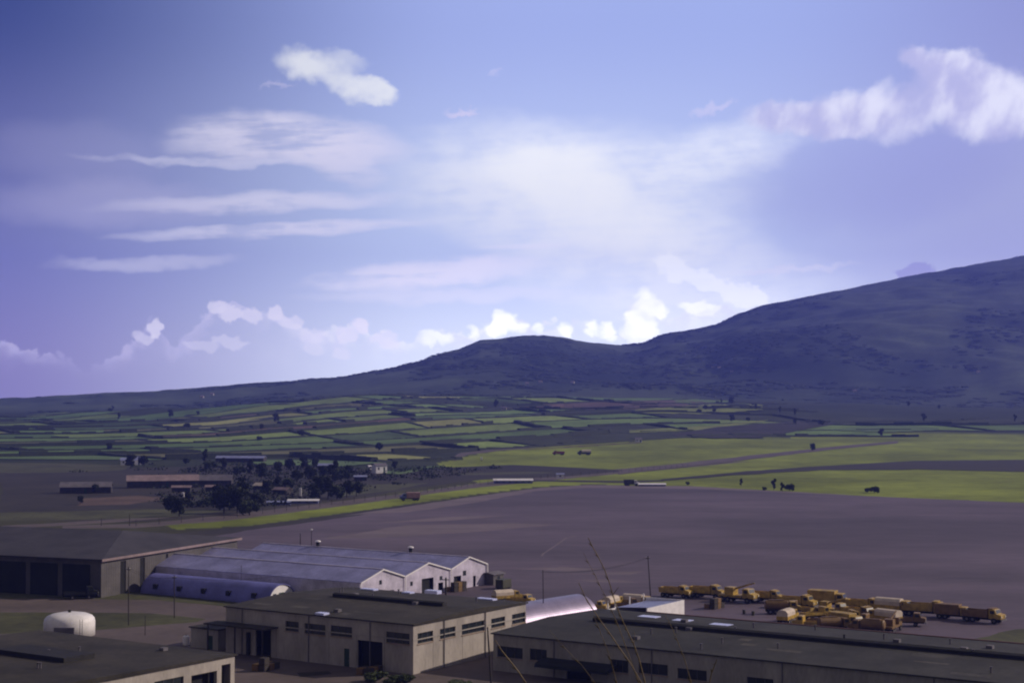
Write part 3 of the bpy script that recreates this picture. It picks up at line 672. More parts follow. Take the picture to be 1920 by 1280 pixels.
MB().box(LB + .36, LB + .9, -WB, -9, HB - .1, HB + .35).build('gutter_edge', M['rust'], rf)
p = P(1583, 1205, HB + .5) - BO; x, y = p.dot(E1), p.dot(E2)
MB().tube([(x, y, HB + .2), (x, y, HB + 1.9)], [.16, .16]).build('vent_pipe', M['vent'], rf)
b = MB(); n = 10
prof = [(-.02, 3.1)] + [(-3.4 * math.sin(i / n * math.pi / 2), 3.1 + .0 - .9 * (1 - math.cos(i / n * math.pi / 2))) for i in range(1, n + 1)] + [(-3.5, 2.0), (-.02, 2.9)]
b.prism(prof, fd[0][0] - 5, fd[0][1] + 4); cp = b.build('awning', M['dark'], wb)

# ---- bottom-left building
HO = P(440, 1228, 5.0); HO.z = 0
wl = empty('storehouse', HO, R(G), 'flat roofed building at the bottom left corner with a beige open-fronted wall', 'building')
LH, WH, HH = 60.0, 46.0, 5.0
hol = [(-2.9, -.9, 0, 3.9), (-9.4, -3.9, 0, 3.2), (-17, -11, 1.4, 3.4), (-25, -19, 1.4, 3.4), (-35, -28, 1.4, 3.4)]
b = MB(); panel(b, 0, 'x', -LH, 0, 0, HH, .3, hol); b.box(-.3, 0, .3, WH, 0, HH); b.box(-LH, -LH + .3, .3, WH, 0, HH); b.box(-LH + .3, -.3, WH - .3, WH, 0, HH); b.build('wall', M['beige'], wl)
for h in hol[2:]: window(wl, 0, 'x', h, 1)
for h in hol[:2]: MB().box(h[0], h[1], 1.6, 1.7, 0, h[3] - .02).build('door', M['black'], wl)
rf, _ = low_roof(wl, -LH, 0, 0, WH, HH, .5, M['tar'])
MB().box(-22, -16, 14, 30, HH + .5, HH + 1.3).build('roof_vent', M['vent'], rf)

# ---- three corrugated sheds in a row
SO = P(912, 1095); 
def shed(w0, w1, L, holes, label, vents):
    O = SO - E1 * w1; W = w1 - w0
    r = empty('corrugated_shed', O, R(G), label, 'shed', 'three joined corrugated sheds'); e, pk = 5.0, 7.25
    b = MB(); panel(b, 0, 'x', .02, W - .02, 0, e, .15, [h for h in holes]); b.prism([(.02, e), (W - .02, e), (W / 2, pk - .1)], 0, .15)
    b.box(.02, .17, .15, L, 0, e); b.box(W - .17, W - .02, .15, L, 0, e); b.box(.17, W - .17, L - .15, L, 0, e); b.prism([(.02, e), (W - .02, e), (W / 2, pk - .1)], L - .15, L)
    b.build('wall', M['galvwall'], r)
    for h in holes:
        o = MB().box(h[0], h[1], .7 if h[2] < .1 else .1, .8 if h[2] < .1 else .14, h[2], h[3] - .02).build('door' if h[2] < .1 else 'window', M['black'] if h[2] < .1 else M['glass'], r)
    b = MB(); b.prism([(-.0, e), (W / 2, pk), (W, e), (W, e + .12), (W / 2, pk + .14), (0, e + .12)], -.3, L + .2); rf = b.build('roof', M['galv'], r)
    MB().box(W / 2 - .25, W / 2 + .25, -.3, L + .2, pk + .05, pk + .22).build('ridge_cap', M['galvwall'], rf)
    for y, x in vents:
        zz = e + (pk - e) * (1 - abs(x - W / 2) / (W / 2)); v_ = MB().tube([(x, y, zz - .1), (x, y, zz + 1.5)], [.45, .45], 12).build('vent', M['dark'], rf, smooth=False)
        MB().tube([(x, y, zz + 1.5), (x, y, zz + 1.75), (x, y, zz + 1.9)], [.75, .7, .15], 12).build('cowl', M['white'], v_)
    for xx in (0.0, W): MB().box(xx - .12 if xx == 0 else W - .1, xx + .1 if xx == 0 else W + .12, -.42, -.3, 0, e + .1).build('corner_trim', M['white'], r)
    b = MB(); [b.quad((sx, -.36, e + .16), (W / 2, -.36, pk + .22), (W / 2, -.36, pk - .04), (sx, -.36, e - .12)) for sx in (-.1, W + .1)]; 
    b = MB(); b.prism([(0, e - .15), (W / 2, pk - .1), (W, e - .15), (W, e + .16), (W / 2, pk + .2), (0, e + .16)], -.42, -.3); b.build('verge_board', M['white'], r)
    return r
shed(0, 15.2, 66, [(5.2, 6.6, 3.0, 4.2), (9.5, 10.6, 0, 2.6), (1.5, 4.5, 0, 3.2)], 'right-hand corrugated shed of the three, its bluish roof ridge farthest back', [(18, 8.3), (48, 8.3)])
shed(15.2, 33, 74, [(6.6, 11.2, 0, 3.8), (2.2, 3.2, 2.6, 3.6), (13.6, 14.7, 2.8, 3.8), (13, 15, 0, 2.3)], 'middle corrugated shed of the three, with a tall black doorway', [])
shed(33, 49, 84, [(6.8, 7.8, 4.0, 5.0), (4.5, 7.5, 0, 2.8), (10.5, 12.2, 0, 2.4)], 'left-hand corrugated shed of the three, nearest the blue quonset hut', [])
# pale flat sheds beyond
def gable_house(name, pos, rz, L, W, e, pk, wm, rm, label, cat, wins=3, door=True, group=None):
    r = empty(name, pos, rz, label, cat, group)
    b = MB(); hs = [((k + .5) * L / wins - min(.6, L / wins * .25), (k + .5) * L / wins + min(.6, L / wins * .25), e * .45, e * .8) for k in range(wins)]
    if door and wins > 1: k = wins // 2; hs[k] = (hs[k][0], hs[k][1], 0, e * .8)
    for y0, th in ((0, .2), (W, -.2)):
        panel(b, y0, 'x', 0, L, 0, e, th, hs if y0 == 0 else [])
    b.box(0, .2, .2, W - .2, 0, e); b.box(L - .2, L, .2, W - .2, 0, e)
    b.prism([(0, e), (W, e), (W / 2, pk)], 0, .2, 'x'); b.prism([(0, e), (W, e), (W / 2, pk)], L - .2, L, 'x')
    b.build('wall', wm, r)
    for h in hs: MB().box(h[0], h[1], .08, .14, h[2], h[3]).build('door' if h[2] == 0 else 'window', M['green_door'] if h[2] == 0 else M['glass'], r)
    b = MB(); b.prism([(-.4, e - .12), (W / 2, pk + .02), (W + .4, e - .12), (W + .4, e + .05), (W / 2, pk + .22), (-.4, e + .05)], -.4, L + .4, 'x'); b.build('roof', rm, r)
    return r
def put(px, py): return ground_hit(px, py)

# ---- hangar with hip roof, left
g0 = P(190, 1050, 8.5); g1 = P(445, 1010, 8.5); g0.z = g1.z = 0
dG = (g1 - g0); LG = dG.length; aG = math.atan2(dG.y, dG.x); WG = 75.0; eg, rg = 8.5, 12.6; ins = 15.0
hg = empty('hangar', g0, aG, 'big dark hangar with a hipped grey roof and tall doors at the left edge', 'hangar')
hol = [(2.2, 3.1, 0, 6.6), (7.4, 9.6, 0, 7.6), (15.2, 17.2, 0, 7.6), (26, 27, 0, 7.6)]
b = MB(); panel(b, 0, 'x', 0, LG, 0, eg, .3, hol[1:]); b.box(0, .3, .3, WG, 0, eg); b.box(LG - .3, LG, .3, WG, 0, eg); b.box(.3, LG - .3, WG - .3, WG, 0, eg); b.build('wall', M['hangwall'], hg)
for h in hol[1:]: MB().box(h[0], h[1], .2, .28, 0, h[3]).build('door', M['black'], hg)
for k in range(6): MB().box(-.25, -.003, 3 + k * 9, 10.5 + k * 9, .02, 7.4).build('sliding_door', M['dark'], hg)
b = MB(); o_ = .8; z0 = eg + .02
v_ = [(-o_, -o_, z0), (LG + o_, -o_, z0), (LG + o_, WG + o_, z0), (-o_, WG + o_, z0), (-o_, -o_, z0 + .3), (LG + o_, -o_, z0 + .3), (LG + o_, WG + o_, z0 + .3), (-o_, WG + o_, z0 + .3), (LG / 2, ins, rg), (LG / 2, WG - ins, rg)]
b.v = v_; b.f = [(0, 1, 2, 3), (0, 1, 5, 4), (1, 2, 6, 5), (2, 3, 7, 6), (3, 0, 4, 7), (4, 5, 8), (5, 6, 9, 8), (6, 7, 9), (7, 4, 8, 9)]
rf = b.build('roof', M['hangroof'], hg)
MB().box(-o_ - .1, LG + o_ + .1, -o_ - .12, -o_ - .003, z0 - .25, z0 + .32).build('fascia', M['pinkroof'], rf)

# ---- quonset huts
def quonset(name, pos, rz, L, r_, hh, m, label, front=True, wins=5):
    root = empty(name, pos, rz, label, 'quonset hut'); n = 36
    arc = [(r_ * math.cos(math.pi * i / n), hh * math.sin(math.pi * i / n)) for i in range(n + 1)]
    arci = [(a * .97, z * .97) for a, z in arc[::-1]]
    b = MB(); b.prism(arc + arci, 0, L, 'x'); b.build('shell', m, root)
    for x0 in (.3, L - .45):
        e = MB().prism(arci[::-1], x0, x0 + .12, 'x').build('end_wall', M['white'] if front else M['galvwall'], root)
        MB().box(x0 - .06 if x0 < 1 else x0 + .125, x0 - .003 if x0 < 1 else x0 + .18, -.9, .9, 0, 2.3).build('door', M['green_door'], e)
        for s_ in (-1, 1): MB().box(x0 - .06 if x0 < 1 else x0 + .125, x0 - .003 if x0 < 1 else x0 + .18, s_ * 2.3 - .5, s_ * 2.3 + .5, 1.2, 2.2).build('window', M['glass'], e)
    for k in range(wins):
        x = L * (k + .6) / (wins + .2)
        for s_ in (1, -1):
            y = s_ * r_ * .93; b = MB(); lo, hi = sorted((y - s_ * .8, y + s_ * .35)); b.box(x - .6, x + .6, lo, hi, 1.2, 2.3); w = b.build('dormer_window', M['vent'], root)
    return root
q0 = P(530, 1094, 4.2); q0.z = 0
quonset('quonset_hut', q0, R(G + 90), 40, 4.6, 4.2, M['bluequon'], 'long dull blue quonset hut with a white end, in front of the hangar')
q1 = P(1085, 1113, 4.8); q1.z = 0; qd = R(50); q1s = q1 - Vector((math.cos(qd), math.sin(qd), 0)) * 26
quonset('quonset_hut', q1s, qd, 26, 5.2, 4.8, M['quonset'], 'shiny silver quonset hut between the two big warehouses', front=False, wins=0)

# ---- small white building beyond the right warehouse
c0_ = P(1207, 1152, 0); c1_ = P(1283, 1148, 0)
wo_ = P(1283, 1124, 3.6); wo_.z = 0
wr = empty('white_shed', wo_ - E1 * 16, R(G), 'small white walled shed with blue posts behind the right warehouse roof', 'shed')
b = MB(); b.box(0, 16, 0, .25, 0, 3.6); b.box(15.75, 16, .25, 9, 0, 3.6); b.box(0, 15.75, 8.75, 9, 0, 2.8); b.build('wall', M['white'], wr)
b = MB(); b.quad((3, .3, 3.4), (15.7, .3, 3.4), (15.7, 8.7, 2.9), (3, 8.7, 2.9)); b.quad((3, .3, 3.3), (15.7, .3, 3.3), (15.7, 8.7, 2.8), (3, 8.7, 2.8)); b.build('roof', M['blueroof'], wr)
for x, y in ((3, 8.9), (9, 8.9), (15, 8.9), (0, 8.9)): MB().box(x, x + .22, y + .12, y + .34, 0, 4.4).build('post', M['white'], wr)

# ---- white tank
tp = P(130, 1190, 0); tk = empty('storage_tank', tp, 0, 'squat white storage tank with a rounded top by the lawn at the left edge', 'tank'); rr = 4.8
b = MB(); prof = [(0, rr), (2.6, rr), (3.2, rr * .97), (3.7, rr * .88), (4.05, rr * .7), (4.3, rr * .4), (4.4, .05)]
b.tube([(0, 0, z) for z, _ in prof], [r for _, r in prof], 40); b.build('shell', M['white'], tk, smooth=True)
MB().box(-1.6, 2.2, -rr - .05, -rr + .6, .02, 2.1).build('shade_patch', M['greyroof'], tk)  # dark slab painted in for the shade low on the tank
MB().tube([(0, 0, 4.3), (0, 0, 4.8)], [.3, .3]).build('vent', M['vent'], tk)
b = MB(); [b.box(3.2, 3.26, -rr + .2, -rr + .26, 0, 3.6), b.box(3.7, 3.76, -rr + .2, -rr + .26, 0, 3.6)]; [b.box(3.26, 3.7, -rr + .2, -rr + .25, .3 + .35 * k, .34 + .35 * k) for k in range(9)]; b.build('ladder', M['vent'], tk)

# ------------------------------------------------------------------ poles
def pole(px, py, pt, label, lean=0, rad=.14, arm=0, lamp=False, base_z=0, dist=None):
    b0 = P(px, py, base_z); top_z = H - (pt - 750) / F * b0.y; h = top_z - base_z
    r = empty('lamp_post' if lamp else 'utility_pole', b0, 0, label, 'lamp post' if lamp else 'pole')
    lx = lean / F * b0.y
    MB().tube([(0, 0, -.3), (lx * .5, 0, h * .5), (lx, 0, h)], [rad, rad * .9, rad * .7]).build('pole', M['wood'], r)
    if arm:
        c = MB().box(lx - arm, lx + arm, -.06, .06, h - .6, h - .45).build('crossarm', M['wood'], r)
        for k in (-1, -.4, .4, 1): MB().tube([(lx + arm * k * .9, 0, h - .45), (lx + arm * k * .9, 0, h - .25)], [.05, .04]).build('insulator', M['white'], c)
    if lamp: MB().tube([(lx, 0, h), (lx, 0, h + .3), (lx, 0, h + .5)], [.12, .45, .2], 10).build('lamp', M['white'], r)
pole(1220, 1119, 1040, 'tall dark pole beside the row of ochre trucks', -5, arm=.45)
pole(1019, 1172, 1066, 'thin dark pole in front of the silver quonset hut', -1, rad=.11)
pole(921, 1280, 1172, 'leaning dark pole at the corner of the middle warehouse', -7, rad=.17, arm=.0)
pole(553, 1118, 1069, 'short dark pole at the white end of the blue quonset hut', -1, rad=.22, arm=.7)
pole(241, 1172, 1060, 'dark pole standing in front of the hangar by the lawn', -1, rad=.12, arm=.4)
pole(327, 1158, 1076, 'dark pole in front of the blue quonset hut', -1, rad=.12, arm=.5)
pole(452, 1122, 1058, 'thin pole rising in front of the long bluish roofs', 0, rad=.07)
pole(272, 1190, 1150, 'short thin post standing on the track beside the lawn', 0, rad=.08)
pole(563, 1022, 998, 'dark short pole behind the sheds, left of the white-topped lamp', 0, rad=.16)
pole(584, 1024, 993, 'lamp post with a white head behind the corrugated sheds', 0, rad=.12, lamp=True)
pole(683, 1120, 1069, 'thin post at the left gable of the corrugated sheds', 0, rad=.1)
pole(836, 1125, 1080, 'dark post with a fork in front of the middle shed', 0, rad=.25, arm=.8)

# ------------------------------------------------------------------ vehicles
def wheels(root, xs_, w, r_=.5):
    for x in xs_:
        for s_ in (-1, 1):
            y = s_ * w / 2; t = MB().tube([(x, y - .15, r_), (x, y + .15, r_)], [r_, r_], 14).build('wheel', M['rubber'], root)
            MB().tube([(x, y - .17 * 1, r_), (x, y + .17, r_)], [r_ * .45, r_ * .45], 10).build('rim', M['greyroof'], t)
def truck(kind, m, mc, label='', loc=(0, 0, 0), rz=0, sc=1.0, group=None, name='parked_truck', cat='truck'):
    r = empty(name, loc, rz, label, cat, group); r.scale = (sc,) * 3
    wheels(r, (2.3, -1.6, -2.7) if kind != 'pickup' else (1.7, -1.6), 2.1, .52 if kind != 'pickup' else .4)
    MB().box(-3.5, 3.3, -.45, .45, .55, .85).build('chassis', M['rubber'], r)
    b = MB(); b.prism([(1.3, .86), (3.5, .86), (3.55, 1.6), (2.75, 1.75), (2.45, 2.5), (1.35, 2.55), (1.3, 2.4)], -1.1, 1.1); c = b.build('cab', mc, r, bevel=.06)
    b = MB(); b.quad((2.76, -.95, 1.82), (2.76, .95, 1.82), (2.5, .95, 2.42), (2.5, -.95, 2.42)); b.build('windscreen', M['glass'], c)
    for s_ in (-1, 1):
        MB().box(1.55, 2.35, s_ * 1.105 - .01, s_ * 1.105 + .01, 1.75, 2.3).build('side_window', M['glass'], c)
        MB().box(3.56, 3.62, s_ * .8 - .14, s_ * .8 + .14, 1.15, 1.4).build('headlight', M['chrome'], r)
    MB().box(3.5, 3.7, -1.15, 1.15, .6, .85).build('bumper', M['greyroof'], r)
    if kind == 'dump':
        b = MB(); b.prism([(-3.6, 1.0), (1.1, 1.0), (1.2, 2.2), (-3.75, 2.15)], -1.2, -1.1); b.prism([(-3.6, 1.0), (1.1, 1.0), (1.2, 2.2), (-3.75, 2.15)], 1.1, 1.2)
        b.box(-3.6, 1.1, -1.1, 1.1, 1.0, 1.12); b.box(1.0, 1.12, -1.1, 1.1, 1.12, 2.6); b.box(1.12, 2.0, -1.1, 1.1, 2.58, 2.68); b.box(-3.68, -3.58, -1.1, 1.1, 1.12, 2.1); b.build('bed', m, r)
    elif kind == 'box':
        MB().box(-3.7, 1.15, -1.22, 1.22, .95, 2.95).build('box_body', m, r, bevel=.08)
    elif kind == 'tank':
        MB().tube([(-3.6, 0, 1.8), (-3.4, 0, 1.8), (.9, 0, 1.8), (1.1, 0, 1.8)], [.7, .95, .95, .7], 16).build('tank', m, r)
        MB().box(-2.8, .2, -.4, .4, 2.7, 2.85).build('walkway', M['brown'], r)
    elif kind == 'canvas':
        b = MB(); b.prism([(-1.15, 1.0), (1.15, 1.0), (1.15, 2.3), (.75, 2.75), (0, 2.9), (-.75, 2.75), (-1.15, 2.3)], -3.7, 1.1, 'x'); b.build('canvas_cover', M['canvas'], r); MB().box(-3.75, 1.15, -1.2, 1.2, .88, 1.6).build('bed', m, r)
    elif kind == 'crane':
        MB().box(-3.6, 1.1, -1.15, 1.15, .9, 1.3).build('deck', m, r); MB().box(-2.4, -.6, -.9, .9, 1.3, 2.6).build('crane_house', mc, r)
        MB().tube([(-1.2, 0, 2.2), (3.2, 0, 3.6)], [.2, .12], 6).build('boom', m, r)
    else:
        b = MB(); b.box(-3.2, 1.2, -1.0, 1.0, .85, 1.0); b.box(-3.2, 1.2, -1.05, -.95, 1.0, 1.5); b.box(-3.2, 1.2, .95, 1.05, 1.0, 1.5); b.box(-3.25, -3.15, -.95, .95, 1.0, 1.5); b.build('bed', m, r)
    return r
ORD = ['leftmost', 'second', 'third', 'fourth', 'fifth', 'sixth', 'seventh', 'eighth', 'ninth', 'tenth', 'rightmost']
row = [(1268, 1119, 'dump'), (1326, 1120, 'dump'), (1385, 1128, 'crane'), (1438, 1128, 'dump'), (1496, 1140, 'dump'), (1556, 1138, 'box'), (1622, 1144, 'dump'), (1680, 1150, 'canvas'), (1738, 1155, 'dump'), (1790, 1160, 'box'), (1845, 1166, 'dump')]
kinds = {'dump': 'open dump bed', 'crane': 'raised boom', 'box': 'box body', 'canvas': 'pale canvas cover', 'tank': 'tank body', 'pickup': 'low open bed'}
for i, (px, py, k) in enumerate(row):
    m_ = M['yellow'] if i < 8 and i % 3 != 2 else M['yellow2'] if i < 9 else M['brown']
    truck(k, m_, M['yellow2'] if i % 2 else M['yellow'], '%s ochre truck of the back row by the apron, with %s' % (ORD[i], kinds[k]), P(px, py), R(G - 90 + random.uniform(-7, 7)), 1.05 + .1 * (i % 3), 'ochre trucks in the back row')
row2 = [(1478, 1166, 'canvas', 'yellow'), (1530, 1160, 'pickup', 'yellow'), (1585, 1168, 'dump', 'yellow'), (1520, 1178, 'pickup', 'yellow2'), (1566, 1182, 'tank', 'brown'), (1625, 1186, 'tank', 'brown'), (1672, 1183, 'crane', 'brown'), (1545, 1174, 'pickup', 'brown')]
lab2 = ['pale canvas-covered truck at the left end of the nearer ochre vehicle group', 'small ochre pickup just behind the canvas-covered truck of the nearer group', 'bright yellow dump truck near the middle of the nearer vehicle group', 'faded pickup closest to the long warehouse roof, left in the nearer group', 'brown tank truck in the middle front of the nearer vehicle group', 'dull brown tank truck at the right of the nearer vehicle group', 'dark crane truck at the far right end of the nearer vehicle group', 'brown pickup boxed in between the tank truck and dump truck']
for i, (px, py, k, c) in enumerate(row2):
    truck(k, M[c], M['yellow'] if i < 4 else M['brown'], lab2[i], P(px, py), R(random.choice((-35, 20, 150, 60)) + random.uniform(-10, 10)), 1.0, 'ochre vehicles in the nearer group')
row3 = [(1500, 1150, 'pickup', 'yellow2', 'ochre pickup between the two vehicle rows, left side'), (1560, 1152, 'crane', 'yellow', 'ochre crane truck between the two vehicle rows'), (1612, 1160, 'dump', 'yellow', 'bright ochre dump truck standing between the two vehicle rows, middle'), (1655, 1168, 'canvas', 'yellow2', 'canvas-covered truck between the rows, just behind the dark crane truck'),
        (1700, 1172, 'pickup', 'brown', 'dull pickup in front of the back row, right of the nearer group'), (1468, 1150, 'tank', 'brown', 'brownish tank truck at the left end between the two rows'), (1640, 1176, 'pickup', 'yellow', 'ochre pickup squeezed beside the dull brown tank truck'), (1590, 1178, 'box', 'yellow2', 'boxy ochre truck in the middle of the nearer vehicle group')]
for i, (px, py, k, c, lb) in enumerate(row3): truck(k, M[c], M['yellow2'] if i % 2 else M['brown'], lb, P(px, py), R(random.uniform(-60, 20) + (180 if i % 3 == 0 else 0)), 1.05, 'ochre vehicles between the rows')
mid = [(952, 1127, 'canvas', 'yellow2', 'pale-topped ochre truck just left of the silver quonset hut', 30), (975, 1133, 'pickup', 'yellow', 'ochre pickup beside the left end of the silver quonset hut', -30),
       (1112, 1146, 'pickup', 'yellow', 'yellow pickup just right of the silver quonset hut', -25), (1150, 1139, 'canvas', 'yellow', 'canvas-topped ochre truck crossed by the dry stalks', 60), (1198, 1137, 'canvas', 'yellow', 'ochre truck with cream top at the foot of the tall pole', -30), (1172, 1142, 'pickup', 'brown', 'brown pickup left of the tall pole', 10)]
for px, py, k, c, lb, a in mid: truck(k, M[c], M[c], lb, P(px, py), R(a), .95, 'ochre vehicles around the silver hut')
# vehicles further off
truck('box', M['pink'], M['bluegrey'], 'pinkish box truck with grey-blue cab on the grass strip', P(768, 938), R(190), 1.25)
truck('box', M['olive'], M['white'], 'dark box truck with a bright cab at the far edge of the apron', P(1184, 910), R(5), 1.1)
truck('dump', M['red'], M['red'], 'red truck standing alone in the far meadow', put(1047, 853), R(180), 1.35)
truck('canvas', M['olive'], M['olive'], 'dark olive truck in the far meadow right of the red truck', put(1095, 853), R(180), 1.5).children
truck('pickup', M['dark'], M['dark'], 'dark vehicle parked at the foot of the hangar, left edge', P(150, 1122), R(20), 1.1, name='parked_truck')
p = P(925, 1100); gable_house('hut', P(925, 1097), R(G), 4.5, 3.5, 2.6, 2.9, M['hangwall'], M['greyroof'], 'small dark hut against the right end of the corrugated sheds', 'hut', 1, False)
cr = empty('cargo_container', P(944, 1103), R(G), 'dark boxy container on the apron beside the corrugated sheds', 'container'); MB().box(-1.8, 1.8, -1.1, 1.1, .3, 2.3).build('box', M['olive'], cr, bevel=.05)
for x in (-1.3, 1.3): MB().box(x - .15, x + .15, -1.1, 1.1, 0, .3).build('skid', M['rubber'], cr)
b = MB()
for k in range(2): MB().box(-.05 + k * 0, .05, -.9, -.02, .35, 2.25)
dr = empty('water_drum', P(349, 1208), 0, 'small bright white drum in the yard behind the bottom left building', 'drum'); MB().tube([(0, 0, 0), (0, 0, 1.5), (0, 0, 1.7)], [.6, .6, .35], 14).build('drum', M['white'], dr); MB().tube([(0, 0, 1.7), (0, 0, 1.85)], [.15, .15]).build('cap', M['vent'], dr)

def roof_kit(rf, x0, x1, y0, y1, zf, seed, n):
    g = random.Random(seed)
    for k in range(n):
        x, y = g.uniform(x0, x1), g.uniform(y0, y1); z = zf(x)
        if k % 3: MB().tube([(x, y, z - .1), (x, y, z + .7), (x, y, z + .9)], [.14, .14, .26], 8).build('vent_pipe', M['greyroof'], rf)
        else: MB().box(x - .5, x + .5, y - .5, y + .5, z - .2, z + .5).build('roof_hatch', M['greyroof'], rf)
ra = [c for c in wa.children if c.name.startswith('roof')][0]; rb = [c for c in wb.children if c.name.startswith('roof')][0]; rl = [c for c in wl.children if c.name.startswith('roof')][0]
fr = lambda a0, a1, z, rise: (lambda x: z + .22 + rise * (1 - abs(x - (a0 + a1) / 2) / ((a1 - a0) / 2)))
roof_kit(ra, 3, 31, 3, 38, fr(0, LA, HA, .7), 5, 8); roof_kit(rb, 3, 33, -100, -5, fr(0, LB, HB, .6), 6, 18); roof_kit(rl, -30, -4, 4, 40, fr(-LH, 0, HH, .5), 8, 8)
for root, fx, ys, hh_ in ((wa, -.12, (9, 22.5, 38), HA), (wb, -.12, (-12, -30, -52, -75), HB)):
    for y in ys: MB().tube([(fx, y, .05), (fx, y, hh_ - .1)], [.09, .09], 8).build('downpipe', M['greyroof'], root)
b = MB(); [b.box(-.012, -.001, y - .02, y + .02, .1, HA - 2.6) for y in (6, 12, 18, 30, 36)]; [b.box(x - .02, x + .02, -.012, -.001, .1, HA - 2.6) for x in (5.5, 14, 26)]; b.build('joint', M['vent'], wa)
for x in (8.5, 20.8): MB().tube([(x, -.14, .05), (x, -.14, HA - .1)], [.09, .09], 8).build('downpipe', M['greyroof'], wa)
def patch_mat(name, c): return mat(name, c, .9, .35, .5, var2=.25)
M['patch'] = patch_mat('roof_patch', (.055, .052, .048)); M['patch2'] = patch_mat('pale_roof_patch', (.075, .068, .058))
g_ = random.Random(21)
for rf_, O_, xr, yr, zf in ((ra, AO, (2, 15), (3, 38), fr(0, LA, HA, .7)), (rb, BO, (2, 16), (-90, -5), fr(0, LB, HB, .6))):
    for k in range(7):
        x, y, a_, b_ = g_.uniform(*xr), g_.uniform(*yr), g_.uniform(.8, 2.4), g_.uniform(1.5, 6); b = MB()
        b.quad(*[(xx, yy, zf(xx) + .012 + .002 * k) for xx, yy in ((x, y), (x + a_, y + g_.uniform(-.3, .3)), (x + a_ * .9, y + b_), (x + .1, y + b_ * .95))]); b.build('patch', M['patch' if k % 2 else 'patch2'], rf_)
def wire(a, b_, sag, label):
    o = empty('power_line', a, 0, label, 'cable'); v_ = b_ - a
    for k, dx_ in enumerate((-.4, .4)):
        MB().tube([v_ * t + Vector((dx_, 0, -sag * 4 * t * (1 - t))) for t in [i / 12 for i in range(13)]], [.022] * 13, 5).build('wire', M['rubber'], o)
pl_ = {o.get('label'): o for o in S.objects if o.name.startswith('utility_pole')}
def ptop(lb):
    o = pl_[lb]; m_ = [c for c in o.children if c.name.startswith('pole')][0]; return o.location + Vector(max((v.co for v in m_.data.vertices), key=lambda c: c.z)) - Vector((0, 0, .4))
wire(ptop('dark pole standing in front of the hangar by the lawn'), ptop('dark pole in front of the blue quonset hut'), .9, 'pair of thin wires strung between the two poles by the lawn')
wire(ptop('dark pole in front of the blue quonset hut'), ptop('short dark pole at the white end of the blue quonset hut'), 1.0, 'pair of thin wires passing in front of the blue quonset hut')
wire(ptop('thin dark pole in front of the silver quonset hut'), ptop('tall dark pole beside the row of ochre trucks'), 1.2, 'pair of thin wires between the pole at the silver hut and the tall pole')
# clutter in the yards
def crate_stack(px, py, label, n, seed):
    g = random.Random(seed); r = empty('crate_stack', P(px, py), R(G + g.uniform(-9, 9)), label, 'crates')
    for k in range(n):
        x, y, z = (k % 3) * 1.5 - 1.5, (k // 3 % 2) * 1.4, (k // 6) * 1.15; MB().box(x - .65, x + .65, y - .6, y + .6, z + .02, z + 1.1).build('crate', M['brown'] if k % 2 else M['wood'], r)
for i, (px, py, lb) in enumerate(((505, 1255, 'pile of wooden crates against the left wall of the middle warehouse'), (860, 1108, 'wooden crates in front of the right-hand corrugated shed'), (700, 1262, 'crates just outside the loading door of the middle warehouse'), (1345, 1140, 'crates on the open yard behind the right warehouse roof'))): crate_stack(px, py, lb, (7, 9, 5, 8, 6, 4)[i], i)
for i, (px, py, lb) in enumerate(((1395, 1150, 'dark oil drum nearest the trucks on the open yard'), (1412, 1153, 'dark oil drum beside another on the open yard'), (930, 1112, 'dark oil drum by the container next to the sheds'))):
    r = empty('oil_drum', P(px, py), 0, lb, 'drum'); MB().tube([(0, 0, 0), (0, 0, .9)], [.32, .32], 14).build('barrel', M['olive'], r); MB().tube([(0, 0, .9), (0, 0, .93)], [.3, .28], 14).build('lid', M['greyroof'], r)
sheet('tyre_tracks', [(560, 1262), (610, 1258), (620, 1262), (570, 1268)], M['dirt'], .04)
# ------------------------------------------------------------------ fence along the perimeter road
fpts = [(255, 986), (420, 972), (600, 949), (760, 929), (900, 909), (1040, 895), (1180, 885), (1300, 874)]
wp = [P(*q) for q in fpts]
fe = empty('wire_fence', wp[0], 0, 'wire fence on thin posts along the far side of the grass strip', 'fence'); posts = []
for a, b_ in zip(wp, wp[1:]):
    n = max(2, int((b_ - a).length / 9.0))
    for k in range(n): posts.append(a + (b_ - a) * (k / n) - wp[0])
posts = posts[:98]
pm = MB().box(-.07, .07, -.07, .07, 0, 2.3)
p0_ = pm.build('post', M['wood'], fe); p0_.location = posts[0]
for q in posts[1:]:
    c = p0_.copy(); S.collection.objects.link(c); c.parent = fe; c.location = q
b = MB()
for z in (.8, 1.5, 2.2): b.tube([q + Vector((0, 0, z)) for q in posts], [.02] * len(posts), 4)
b.build('wire', M['wood'], fe)
pole(243, 985, 962, 'dark post standing beside the sandy track, far left', 0, rad=.14)
pole(190, 985, 970, 'shorter dark post on the sandy track, far left', 0, rad=.12)

